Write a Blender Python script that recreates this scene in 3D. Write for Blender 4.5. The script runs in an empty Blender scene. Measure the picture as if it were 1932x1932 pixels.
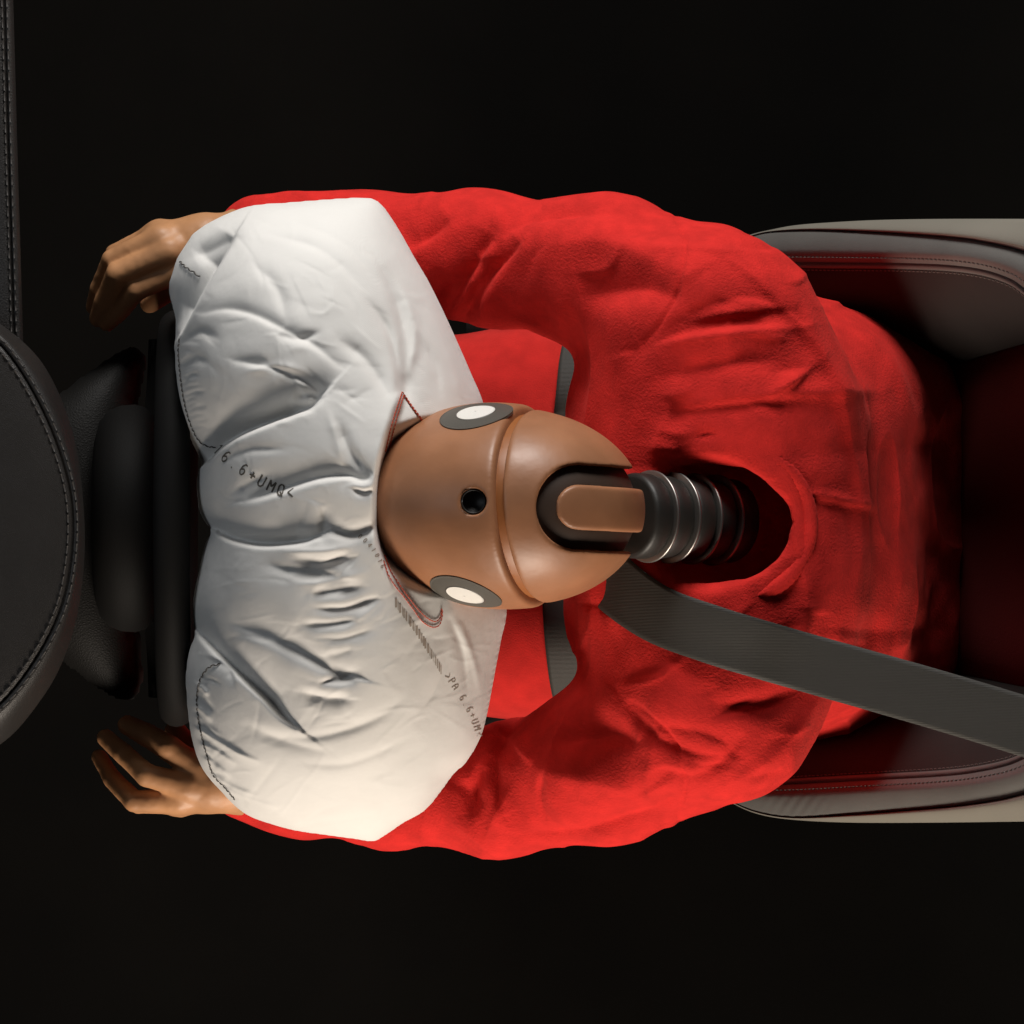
import bpy, math, random
import numpy as np
from mathutils import Vector

random.seed(7)
rng = np.random.default_rng(7)
scene = bpy.context.scene
C = scene.collection
R = math.radians

# ------------------------------------------------------------------ camera, world, lamps, exposure
CAM_Z, SPAN = 3.4, 0.352                 # camera height, picture width per metre of distance
cam_d = bpy.data.cameras.new('camera')
cam = bpy.data.objects.new('camera', cam_d)
C.objects.link(cam)
cam.location = (0, 0, CAM_Z)
cam_d.sensor_width = 36
cam_d.lens = 36 / SPAN
cam_d.clip_end = 50
scene.camera = cam

world = bpy.data.worlds.new('World')
scene.world = world
world.use_nodes = True
world.node_tree.nodes['Background'].inputs[0].default_value = (0.8, 0.85, 1, 1)
world.node_tree.nodes['Background'].inputs[1].default_value = 0.012


def softbox(name, loc, target, size, power, color):
    d = bpy.data.lights.new(name, 'AREA')
    d.shape = 'RECTANGLE'
    d.size, d.size_y = size
    d.energy = power
    d.color = color
    o = bpy.data.objects.new(name, d)
    C.objects.link(o)
    o.location = loc
    o.rotation_euler = (Vector(target) - Vector(loc)).to_track_quat('-Z', 'Y').to_euler()
    return o


softbox('softbox_right_side', (0.10, 1.82, 1.66), (-0.02, 0.0, 0.98), (0.7, 0.5), 41, (1.0, 0.97, 0.93))
softbox('softbox_left_side', (0.12, -1.80, 1.46), (-0.02, 0.0, 0.98), (0.7, 0.45), 43, (1.0, 0.88, 0.75))
softbox('softbox_front_fill', (-1.35, 0.25, 1.85), (-0.2, 0.0, 1.05), (0.7, 0.7), 2.5, (0.86, 0.93, 1.0))

scene.view_settings.view_transform = 'Standard'
scene.view_settings.look = 'None'
scene.view_settings.gamma = 1
scene.view_settings.exposure = 0
scene.render.engine = 'CYCLES'
scene.cycles.adaptive_threshold = 0.02
scene.cycles.max_bounces = 6
scene.cycles.diffuse_bounces = 4
scene.cycles.glossy_bounces = 3

# ------------------------------------------------------------------ helpers


def at(px, py, z):
    """a point of the picture (1932 px frame) at height z -> place in the scene"""
    k = SPAN * (CAM_Z - z) / 1932.0
    return np.array([(px - 966.0) * k, -(py - 966.0) * k, z], dtype=float)


def ats(pts, z=None):
    return np.array([at(p[0], p[1], p[2] if z is None else z) for p in pts])


def to_px(P):
    k = SPAN * (CAM_Z - P[..., 2]) / 1932.0
    return 966 + P[..., 0] / k, 966 - P[..., 1] / k


def smooth_curve(pts, n=200, closed=False):
    P = np.array(pts, dtype=float)
    if closed:
        P = np.vstack([P[-1:], P, P[:2]])
    else:
        P = np.vstack([2 * P[0] - P[1], P, 2 * P[-1] - P[-2]])
    out = []
    m = len(P) - 3
    per = max(2, int(math.ceil(n * 3 / m)))
    for i in range(m):
        p0, p1, p2, p3 = P[i:i + 4]
        t = np.linspace(0, 1, per, endpoint=False)[:, None]
        out.append(0.5 * (2 * p1 + (p2 - p0) * t + (2 * p0 - 5 * p1 + 4 * p2 - p3) * t * t + (3 * p1 - p0 - 3 * p2 + p3) * t ** 3))
    Q = np.vstack(out)
    if not closed:
        Q = np.vstack([Q, P[-2]])
    else:
        Q = np.vstack([Q, Q[:1]])
    s = np.concatenate([[0], np.cumsum(np.linalg.norm(np.diff(Q, axis=0), axis=1))])
    u = np.linspace(0, s[-1], n + (1 if closed else 0))
    Q = np.stack([np.interp(u, s, Q[:, k]) for k in range(Q.shape[1])], 1)
    return Q[:-1] if closed else Q


def noise3(P, f, seed=0):
    """smooth value noise in -1..1"""
    Q = np.asarray(P, dtype=np.float64) * f + 1000.0 + seed * 17.31
    i = np.floor(Q).astype(np.int64)
    t = Q - i
    t = t * t * (3 - 2 * t)
    out = 0
    for dx in (0, 1):
        for dy in (0, 1):
            for dz in (0, 1):
                h = (i[..., 0] + dx) * 374761393 + (i[..., 1] + dy) * 668265263 + (i[..., 2] + dz) * 2147483647 + seed * 1274126177
                h = (h ^ (h >> 13)) * 1274126177
                h = ((h ^ (h >> 16)) & 0xFFFF) / 32767.5 - 1
                w = (t[..., 0] if dx else 1 - t[..., 0]) * (t[..., 1] if dy else 1 - t[..., 1]) * (t[..., 2] if dz else 1 - t[..., 2])
                out = out + h * w
    return out


def polyline_field(X, Y, pts):
    """distance, side (+ = left of travel in a y-up plane) and 0..1 position along an open polyline"""
    pts = np.asarray(pts, dtype=float)
    seg = np.linalg.norm(np.diff(pts, axis=0), axis=1)
    L = max(seg.sum(), 1e-9)
    best = np.full(X.shape, 1e9)
    side = np.zeros(X.shape)
    pos = np.zeros(X.shape)
    acc = 0
    for k in range(len(pts) - 1):
        ax, ay = pts[k][:2]
        dx, dy = pts[k + 1][0] - ax, pts[k + 1][1] - ay
        l2 = dx * dx + dy * dy + 1e-12
        t = np.clip(((X - ax) * dx + (Y - ay) * dy) / l2, 0, 1)
        d = np.hypot(X - ax - t * dx, Y - ay - t * dy)
        m = d < best
        best = np.where(m, d, best)
        side = np.where(m, dx * (Y - ay) - dy * (X - ax), side)
        pos = np.where(m, (acc + t * seg[k]) / L, pos)
        acc += seg[k]
    return best, np.sign(side), pos


def inside_polygon(X, Y, poly):
    r = np.zeros(X.shape, bool)
    n = len(poly)
    for a in range(n):
        x0, y0 = poly[a][:2]
        x1, y1 = poly[(a + 1) % n][:2]
        if y0 == y1:
            continue
        c = ((y0 > Y) != (y1 > Y)) & (X < (x1 - x0) * (Y - y0) / (y1 - y0) + x0)
        r ^= c
    return r


def link(name, me, material=None, parent=None):
    o = bpy.data.objects.new(name, me)
    C.objects.link(o)
    if material is not None:
        me.materials.append(material)
    if parent is not None:
        o.parent = parent
    return o


def mesh(name, verts, faces, material, parent=None, smooth=True):
    me = bpy.data.meshes.new(name)
    V = np.asarray(verts, dtype=np.float32)
    if isinstance(faces, np.ndarray):
        me.vertices.add(len(V))
        me.vertices.foreach_set('co', V.ravel())
        k = faces.shape[1]
        me.loops.add(faces.size)
        me.loops.foreach_set('vertex_index', faces.astype(np.int32).ravel())
        me.polygons.add(len(faces))
        me.polygons.foreach_set('loop_start', np.arange(0, faces.size, k, dtype=np.int32))
        me.update(calc_edges=True)
    else:
        me.from_pydata([tuple(v) for v in V.tolist()], [], faces)
    me.validate()
    if smooth:
        me.polygons.foreach_set('use_smooth', np.ones(len(me.polygons), bool))
    me.update()
    return link(name, me, material, parent)


def empty(name, loc=(0, 0, 0)):
    o = bpy.data.objects.new(name, None)
    C.objects.link(o)
    o.location = (0, 0, 0)
    return o


def tag(o, label=None, cat=None, group=None, kind=None):
    if label: o['label'] = label
    if cat: o['category'] = cat
    if group: o['group'] = group
    if kind: o['kind'] = kind
    return o


def grid_faces(nu, nv, close_u=False, close_v=False):
    F = []
    for i in range(nu if close_u else nu - 1):
        for j in range(nv if close_v else nv - 1):
            a, b = i, (i + 1) % nu
            c, d = j, (j + 1) % nv
            F.append((a * nv + c, b * nv + c, b * nv + d, a * nv + d))
    return F


def frames(P):
    T = np.gradient(P, axis=0)
    T /= np.linalg.norm(T, axis=1)[:, None] + 1e-12
    return T


class Soup:
    """collects many tiny pieces into one mesh"""
    def __init__(self):
        self.v, self.f = [], []

    def add(self, V, F):
        b = len(self.v)
        self.v += [tuple(map(float, p)) for p in V]
        self.f += [tuple(i + b for i in f) for f in F]

    def tube(self, P, r, n=6, up=None, flat=1.0):
        P = np.asarray(P, float)
        T = frames(P)
        r = np.broadcast_to(np.asarray(r, float), (len(P),))
        ref = np.array([0, 0, 1.0]) if up is None else np.asarray(up, float)
        V = []
        for i in range(len(P)):
            s = np.cross(T[i], ref)
            if np.linalg.norm(s) < 1e-6:
                s = np.cross(T[i], [0, 1.0, 0])
            s /= np.linalg.norm(s)
            u = np.cross(s, T[i])
            for k in range(n):
                a = 2 * math.pi * k / n
                V.append(P[i] + r[i] * (math.cos(a) * s + flat * math.sin(a) * u))
        F = grid_faces(len(P), n, False, True)
        F.append(tuple(range(n))[::-1])
        F.append(tuple((len(P) - 1) * n + k for k in range(n)))
        self.add(V, F)

    def ribbon(self, P, N, w):
        P = np.asarray(P, float)
        N = np.asarray(N, float)
        T = frames(P)
        S = np.cross(T, N)
        S /= np.linalg.norm(S, axis=1)[:, None] + 1e-12
        V = []
        for i in range(len(P)):
            V += [P[i] - S[i] * w / 2, P[i] + S[i] * w / 2]
        self.add(V, [(2 * i, 2 * i + 1, 2 * i + 3, 2 * i + 2) for i in range(len(P) - 1)])

    def build(self, name, material, parent=None, smooth=True):
        return mesh(name, np.array(self.v), self.f, material, parent, smooth)


def surface_nets(F, origin, h):
    s = F < 0
    nx, ny, nz = F.shape
    offs = [(a, b, c) for a in (0, 1) for b in (0, 1) for c in (0, 1)]
    cnt = np.zeros((nx - 1, ny - 1, nz - 1), np.int8)
    for a, b, c in offs:
        cnt += s[a:nx - 1 + a, b:ny - 1 + b, c:nz - 1 + c]
    act = (cnt > 0) & (cnt < 8)
    ijk = np.argwhere(act)
    idx = -np.ones(act.shape, np.int64)
    idx[act] = np.arange(len(ijk))
    val = {o: F[ijk[:, 0] + o[0], ijk[:, 1] + o[1], ijk[:, 2] + o[2]] for o in offs}
    acc = np.zeros((len(ijk), 3))
    num = np.zeros(len(ijk))
    for o in offs:
        for ax in range(3):
            if o[ax] == 0:
                q = tuple(1 if k == ax else o[k] for k in range(3))
                v0, v1 = val[o], val[q]
                m = (v0 < 0) != (v1 < 0)
                t = np.where(m, v0 / np.where(m, v0 - v1, 1), 0)
                p = np.tile(np.array(o, float), (len(ijk), 1))
                p[:, ax] += t
                acc[m] += p[m]
                num[m] += 1
    V = (ijk + acc / num[:, None]) * h + np.asarray(origin)
    faces = []
    for ax in range(3):
        b, c = [(1, 2), (2, 0), (0, 1)][ax]
        sl0 = [slice(None)] * 3
        sl1 = [slice(None)] * 3
        sl0[ax] = slice(0, -1)
        sl1[ax] = slice(1, None)
        ch = s[tuple(sl0)] != s[tuple(sl1)]
        e = np.argwhere(ch)
        ok = (e[:, b] > 0) & (e[:, c] > 0) & (e[:, b] < F.shape[b] - 1) & (e[:, c] < F.shape[c] - 1)
        e = e[ok]
        neg = s[e[:, 0], e[:, 1], e[:, 2]]
        q = []
        for ob, oc in ((0, 0), (1, 0), (1, 1), (0, 1)):
            k = e.copy()
            k[:, b] -= ob
            k[:, c] -= oc
            q.append(idx[k[:, 0], k[:, 1], k[:, 2]])
        q = np.stack(q, 1)
        q[~neg] = q[~neg][:, ::-1]
        faces.append(q)
    return V, np.vstack(faces)


def relax(V, F, it=2, lam=0.5):
    n = len(V)
    for _ in range(it):
        acc = np.zeros((n, 3))
        num = np.zeros(n)
        for a in range(4):
            for b in ((a + 1) % 4, (a + 3) % 4):
                np.add.at(acc, F[:, a], V[F[:, b]])
                np.add.at(num, F[:, a], 1)
        V = V * (1 - lam) + lam * acc / np.maximum(num, 1)[:, None]
    return V


def vnormals(V, F):
    n = np.cross(V[F[:, 2]] - V[F[:, 0]], V[F[:, 3]] - V[F[:, 1]])
    N = np.zeros_like(V)
    for a in range(4):
        np.add.at(N, F[:, a], n)
    return N / (np.linalg.norm(N, axis=1)[:, None] + 1e-12)


def volume(lo, hi, h):
    ax = [np.arange(lo[k], hi[k], h) for k in range(3)]
    g = np.meshgrid(*ax, indexing='ij')
    return [a.astype(np.float32) for a in g]


def cone(G, a, b, ra, rb):
    """round cone (tapered capsule)"""
    a = np.asarray(a, float)
    b = np.asarray(b, float)
    d = b - a
    l2 = d @ d + 1e-12
    t = np.clip(((G[0] - a[0]) * d[0] + (G[1] - a[1]) * d[1] + (G[2] - a[2]) * d[2]) / l2, 0, 1)
    return np.sqrt((G[0] - a[0] - t * d[0]) ** 2 + (G[1] - a[1] - t * d[1]) ** 2 + (G[2] - a[2] - t * d[2]) ** 2) - (ra + (rb - ra) * t)


def ellipsoid(G, c, axes, rad):
    q = []
    for k in range(3):
        e = axes[k]
        q.append(((G[0] - c[0]) * e[0] + (G[1] - c[1]) * e[1] + (G[2] - c[2]) * e[2]) / rad[k])
    k0 = np.sqrt(q[0] ** 2 + q[1] ** 2 + q[2] ** 2)
    k1 = np.sqrt((q[0] / rad[0]) ** 2 + (q[1] / rad[1]) ** 2 + (q[2] / rad[2]) ** 2)
    return k0 * (k0 - 1) / (k1 + 1e-9)


def smin(a, b, k):
    h = np.clip(0.5 + 0.5 * (b - a) / k, 0, 1)
    return b * (1 - h) + a * h - k * h * (1 - h)


def smax(a, b, k):
    return -smin(-a, -b, k)


def inflate_field(poly, h, pins=(), iters=700):
    """membrane over an outline: returns grid axes, membrane height 0..1 (root profile) and the inside mask"""
    lo = poly[:, :2].min(0) - 3 * h
    hi = poly[:, :2].max(0) + 3 * h
    xs = np.arange(lo[0], hi[0], h)
    ys = np.arange(lo[1], hi[1], h)
    X, Y = np.meshgrid(xs, ys, indexing='ij')
    ins = inside_polygon(X, Y, poly)
    u = None
    for lev in (8, 4, 2, 1):
        Xc, Yc, Mc = X[::lev, ::lev], Y[::lev, ::lev], ins[::lev, ::lev]
        hh = h * lev
        c = np.zeros(Xc.shape)
        for pts, strength, w in pins:
            d, _, t = polyline_field(Xc, Yc, pts)
            c += strength * np.exp(-(d / max(w, hh * 0.7)) ** 2)
        den = 4 + c * hh * hh
        if u is None:
            u = np.zeros(Xc.shape)
        else:
            u = np.repeat(np.repeat(u, 2, 0), 2, 1)
            u = np.pad(u, ((0, max(0, Xc.shape[0] - u.shape[0])), (0, max(0, Xc.shape[1] - u.shape[1]))))[:Xc.shape[0], :Xc.shape[1]]
        for _ in range(iters if lev > 1 else iters // 3):
            p = np.zeros_like(u)
            p[1:-1, 1:-1] = (u[2:, 1:-1] + u[:-2, 1:-1] + u[1:-1, 2:] + u[1:-1, :-2] + hh * hh) / den[1:-1, 1:-1]
            u = np.where(Mc, p, 0)
    return X, Y, u, ins


def snap_grid(X, Y, ins, poly, h):
    """keeps the cells inside an outline and pulls their outer corners onto it"""
    closed = np.vstack([poly[:, :2], poly[:1, :2]])
    near = np.zeros_like(ins)
    for a in (-1, 0, 1):
        for b in (-1, 0, 1):
            near |= np.roll(np.roll(ins, a, 0), b, 1)
    out = near & ~ins
    Xs, Ys = X.copy(), Y.copy()
    xo, yo = X[out], Y[out]
    best = np.full(xo.shape, 1e9)
    bx, by = xo.copy(), yo.copy()
    for k in range(len(closed) - 1):
        a, b = closed[k], closed[k + 1]
        d = b - a
        t = np.clip(((xo - a[0]) * d[0] + (yo - a[1]) * d[1]) / (d @ d + 1e-15), 0, 1)
        qx, qy = a[0] + t * d[0], a[1] + t * d[1]
        dd = np.hypot(xo - qx, yo - qy)
        m = dd < best
        best[m], bx[m], by[m] = dd[m], qx[m], qy[m]
    Xs[out], Ys[out] = bx, by
    cell = near[:-1, :-1] & near[1:, :-1] & near[1:, 1:] & near[:-1, 1:]
    cell &= ins[:-1, :-1] | ins[1:, :-1] | ins[1:, 1:] | ins[:-1, 1:]
    return Xs, Ys, out, cell


def solid_from_fields(Xs, Ys, top, bot, cell):
    """closed shell: upper and lower sheet joined along the outline"""
    n = Xs.size
    idx = np.arange(n).reshape(Xs.shape)
    i, j = np.nonzero(cell)
    q = np.stack([idx[i, j], idx[i + 1, j], idx[i + 1, j + 1], idx[i, j + 1]], 1)
    used = np.zeros(n, bool)
    used[q.ravel()] = True
    new = -np.ones(n, np.int64)
    new[used] = np.arange(used.sum())
    m = int(used.sum())
    P = np.stack([Xs.ravel(), Ys.ravel()], 1)[used]
    V = np.vstack([np.column_stack([P, top.ravel()[used]]), np.column_stack([P, bot.ravel()[used]])])
    ft = new[q]
    fb = ft[:, ::-1] + m
    return V, ft, fb, m


# ------------------------------------------------------------------ materials
def material(name, color, rough=0.6, spec=0.5, bumps=(), vary=0.0, vary_scale=6.0, sheen=0.0, sheen_tint=None, metallic=0.0, coat=0.0, tone2=None, rough_var=0.0, sss=0.0):
    m = bpy.data.materials.new(name)
    m.use_nodes = True
    nt = m.node_tree
    b = nt.nodes['Principled BSDF']
    b.inputs['Base Color'].default_value = (*color, 1)
    b.inputs['Roughness'].default_value = rough
    b.inputs['Specular IOR Level'].default_value = spec
    b.inputs['Metallic'].default_value = metallic
    b.inputs['Sheen Weight'].default_value = sheen
    b.inputs['Coat Weight'].default_value = coat
    if sheen_tint:
        b.inputs['Sheen Tint'].default_value = (*sheen_tint, 1)
        b.inputs['Sheen Roughness'].default_value = 0.45
    if sss:
        b.inputs['Subsurface Weight'].default_value = sss
        b.inputs['Subsurface Radius'].default_value = (0.006, 0.003, 0.002)
        b.inputs['Subsurface Scale'].default_value = 0.6
    tc = nt.nodes.new('ShaderNodeTexCoord')
    if vary or tone2:
        n = nt.nodes.new('ShaderNodeTexNoise')
        n.inputs['Scale'].default_value = vary_scale
        n.inputs['Detail'].default_value = 3
        nt.links.new(tc.outputs['Object'], n.inputs['Vector'])
        r = nt.nodes.new('ShaderNodeValToRGB')
        r.color_ramp.elements[0].position = 0.32
        r.color_ramp.elements[1].position = 0.7
        c2 = tone2 if tone2 else tuple(max(0, c * (1 - vary)) for c in color)
        r.color_ramp.elements[0].color = (*c2, 1)
        r.color_ramp.elements[1].color = (*(color if tone2 else tuple(c * (1 + vary * 0.5) for c in color)), 1)
        nt.links.new(n.outputs['Fac'], r.inputs['Fac'])
        nt.links.new(r.outputs['Color'], b.inputs['Base Color'])
    if rough_var:
        n = nt.nodes.new('ShaderNodeTexNoise')
        n.inputs['Scale'].default_value = 35
        n.inputs['Detail'].default_value = 4
        nt.links.new(tc.outputs['Object'], n.inputs['Vector'])
        mr = nt.nodes.new('ShaderNodeMapRange')
        mr.inputs['To Min'].default_value = rough - rough_var
        mr.inputs['To Max'].default_value = rough + rough_var
        nt.links.new(n.outputs['Fac'], mr.inputs['Value'])
        nt.links.new(mr.outputs['Result'], b.inputs['Roughness'])
    prev = None
    for kind, scale, dist, strength in bumps:
        bp = nt.nodes.new('ShaderNodeBump')
        bp.inputs['Distance'].default_value = dist
        bp.inputs['Strength'].default_value = strength
        if kind == 'noise':
            t = nt.nodes.new('ShaderNodeTexNoise')
            t.inputs['Detail'].default_value = 3
            out = 'Fac'
        elif kind == 'cells':
            t = nt.nodes.new('ShaderNodeTexVoronoi')
            t.feature = 'DISTANCE_TO_EDGE'
            out = 'Distance'
        elif kind in ('weave', 'ribs'):
            t = nt.nodes.new('ShaderNodeTexWave')
            t.wave_type = 'BANDS'
            t.bands_direction = 'DIAGONAL' if kind == 'weave' else 'Y'
            out = 'Fac'
        t.inputs['Scale'].default_value = scale
        nt.links.new(tc.outputs['Object'], t.inputs['Vector'])
        nt.links.new(t.outputs[out], bp.inputs['Height'])
        if prev:
            nt.links.new(prev.outputs['Normal'], bp.inputs['Normal'])
        prev = bp
    if prev:
        nt.links.new(prev.outputs['Normal'], b.inputs['Normal'])
    return m


M = {
    'backdrop': material('dark_studio_floor', (0.0019, 0.0015, 0.0011), 0.95, 0.1, (('noise', 300, 0.001, 0.4),), vary=0.3),
    'leather': material('black_leather', (0.020, 0.018, 0.017), 0.5, 0.4, (('cells', 420, 0.0009, 0.55), ('noise', 30, 0.003, 0.2)), vary=0.2, rough_var=0.08),
    'leather_fine': material('fine_black_leather', (0.018, 0.016, 0.015), 0.48, 0.4, (('cells', 700, 0.0006, 0.5), ('noise', 60, 0.002, 0.15)), vary=0.2, rough_var=0.06),
    'leather_shade': material('shaded_black_leather', (0.006, 0.0055, 0.005), 0.65, 0.2, (('cells', 420, 0.0009, 0.55),), vary=0.2),  # darker copy of the black leather, shade on the shroud put into the colour
    'soft_plastic': material('soft_touch_plastic', (0.0045, 0.0042, 0.004), 0.7, 0.15, (('noise', 900, 0.0004, 0.4),), vary=0.2),
    'seat_leather': material('grey_seat_leather', (0.125, 0.121, 0.113), 0.47, 0.45, (('cells', 650, 0.0006, 0.35), ('noise', 45, 0.003, 0.22)), vary=0.12, rough_var=0.05),
    'seat_outer': material('pale_seat_side', (0.20, 0.185, 0.155), 0.5, 0.4, (('noise', 800, 0.0005, 0.3),), vary=0.08),
    'seat_insert': material('dark_seat_insert', (0.022, 0.016, 0.0145), 0.75, 0.3, (('noise', 500, 0.0008, 0.4),), vary=0.2),
    'seat_centre': material('seat_centre_red_ghost', (0.13, 0.012, 0.011), 0.75, 0.3, (('noise', 500, 0.0008, 0.4),), vary=0.2),  # red reflection and motion ghost of the dummy, painted into the seat colour
    'thread': material('black_thread', (0.05, 0.045, 0.042), 0.6, 0.4),
    'thread_grey': material('grey_thread', (0.14, 0.12, 0.11), 0.6, 0.4),
    'bag': material('white_nylon', (0.74, 0.725, 0.70), 0.68, 0.22, (('weave', 900, 0.0002, 0.22), ('noise', 34, 0.004, 0.16), ('noise', 110, 0.0015, 0.12)), vary=0.03, vary_scale=14, sheen=0.08),
    'bag_thread': material('black_and_white_thread', (0.06, 0.055, 0.05), 0.6, 0.4),
    'red_thread': material('red_thread', (0.48, 0.055, 0.02), 0.6, 0.4),
    'ink': material('grey_printing_ink', (0.11, 0.098, 0.085), 0.7, 0.2),
    'ink_pale': material('faded_printing_ink', (0.34, 0.285, 0.24), 0.7, 0.2),
    'vinyl': material('tan_vinyl_skin', (0.345, 0.152, 0.074), 0.45, 0.42, (('noise', 140, 0.0008, 0.2), ('noise', 20, 0.004, 0.12)), vary=0.16, vary_scale=22, rough_var=0.12),
    'vinyl_edge': material('orange_vinyl_edge', (0.30, 0.105, 0.03), 0.45, 0.45),
    'hand_vinyl': material('tan_hand_vinyl', (0.48, 0.235, 0.108), 0.50, 0.4, (('noise', 200, 0.0006, 0.15), ('noise', 45, 0.002, 0.06)), vary=0.22, vary_scale=30, rough_var=0.10),
    'marker_grey': material('grey_target_ring', (0.085, 0.078, 0.066), 0.5, 0.4, vary=0.1),
    'marker_white': material('white_target_dot', (0.74, 0.72, 0.68), 0.5, 0.4),
    'dark_hole': material('dark_bore', (0.010, 0.008, 0.007), 0.5, 0.4),
    'recess': material('painted_recess_shade', (0.045, 0.028, 0.020), 0.5, 0.4),  # shade inside the skull cap recess, painted as a dark tone
    'rubber': material('black_rubber', (0.016, 0.014, 0.012), 0.5, 0.4, (('noise', 200, 0.0008, 0.2),)),
    'steel': material('brushed_aluminium', (0.30, 0.285, 0.27), 0.42, 0.5, metallic=1.0),
    'shirt': material('red_fleece', (0.60, 0.023, 0.019), 0.92, 0.15, (('noise', 420, 0.0014, 0.55), ('noise', 1100, 0.0007, 0.5)), vary=0.16, vary_scale=60, sheen=0.14, sheen_tint=(1.0, 0.16, 0.13)),
    'trousers': material('red_jersey', (0.56, 0.022, 0.018), 0.92, 0.15, (('noise', 700, 0.0008, 0.5),), vary=0.14, vary_scale=50, sheen=0.45, sheen_tint=(1.0, 0.3, 0.26)),
    'belt': material('grey_belt_webbing', (0.038, 0.035, 0.030), 0.6, 0.3, (('ribs', 260, 0.0004, 0.4), ('noise', 500, 0.0004, 0.4)), vary=0.08),
}


def stitches(name, P, mat_, parent, dash=0.0045, gap=0.002, r=0.0006, lift=0.0004, zig=0.0, N=None):
    """a row of separate thread stitches along a line"""
    P = np.asarray(P, float)
    s = np.concatenate([[0], np.cumsum(np.linalg.norm(np.diff(P, axis=0), axis=1))])
    sp = Soup()
    x, k = 0.0, 0
    while x + dash < s[-1]:
        u = np.array([x, x + dash / 2, x + dash])
        Q = np.stack([np.interp(u, s, P[:, c]) for c in range(3)], 1)
        T = Q[2] - Q[0]
        T /= np.linalg.norm(T) + 1e-12
        n = np.array([0, 0, 1.0]) if N is None else np.array([np.interp(x, s, N[:, c]) for c in range(3)])
        S = np.cross(T, n)
        S /= np.linalg.norm(S) + 1e-12
        z = zig * (1 if k % 2 else -1)
        Q[0] -= S * z
        Q[2] += S * z
        Q += n * lift
        Q[1] += n * r * 0.7
        sp.tube(Q, [r * 0.75, r, r * 0.75], 5)
        x += dash + gap
        k += 1
    o = sp.build(name, mat_, parent)
    return tag(o, kind='stuff')


# ------------------------------------------------------------------ floor
f = mesh('floor', [(-9, -9, 0), (9, -9, 0), (9, 9, 0), (-9, 9, 0)], [(0, 1, 2, 3)], M['backdrop'], smooth=False)
tag(f, kind='structure')

# ------------------------------------------------------------------ car seat
seat = tag(empty('car_seat'), 'grey leather car seat with raised stitched side bolsters behind the dummy', 'car seat')


def curve_y(pts, xs):
    p = np.array(pts, float)
    q = smooth_curve(p, 160)
    return np.interp(xs, q[:, 0], q[:, 1])


SX = np.linspace(1362, 2040, 120)


def seat_z(x):
    return 0.57 + (x - 1362) / (1932 - 1362) * 0.43


seat_sides = {
    1: dict(outer=[(1340, 487), (1361, 472), (1386, 456), (1418, 442), (1456, 433), (1500, 425), (1560, 420), (1657, 415), (1780, 413), (1932, 413), (2050, 414)],
            crease=[(1340, 488), (1361, 473.5), (1386, 458), (1418, 444.5), (1459, 436), (1544, 433), (1670, 438), (1796, 447), (1859, 456), (1932, 473), (2050, 510)],
            seam=[(1340, 500), (1361, 500), (1465, 499), (1575, 500), (1701, 501), (1796, 505), (1859, 514), (1906, 530), (1932, 548), (1980, 590), (2050, 640)]),
    -1: dict(outer=[(1340, 1484), (1355, 1496), (1386, 1518), (1434, 1537), (1500, 1547), (1607, 1552), (1764, 1552), (1932, 1550), (2050, 1549)],
             crease=[(1340, 1483), (1355, 1494.5), (1386, 1516), (1434, 1534.5), (1500, 1543.5), (1607, 1538), (1701, 1531), (1796, 1523), (1875, 1512), (1932, 1499), (2050, 1465)],
             seam=[(1340, 1480), (1400, 1480), (1465, 1477), (1575, 1471), (1670, 1466), (1764, 1461), (1827, 1455), (1890, 1443), (1932, 1427), (1980, 1395), (2050, 1350)])}
seam_xyz = {}
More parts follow.
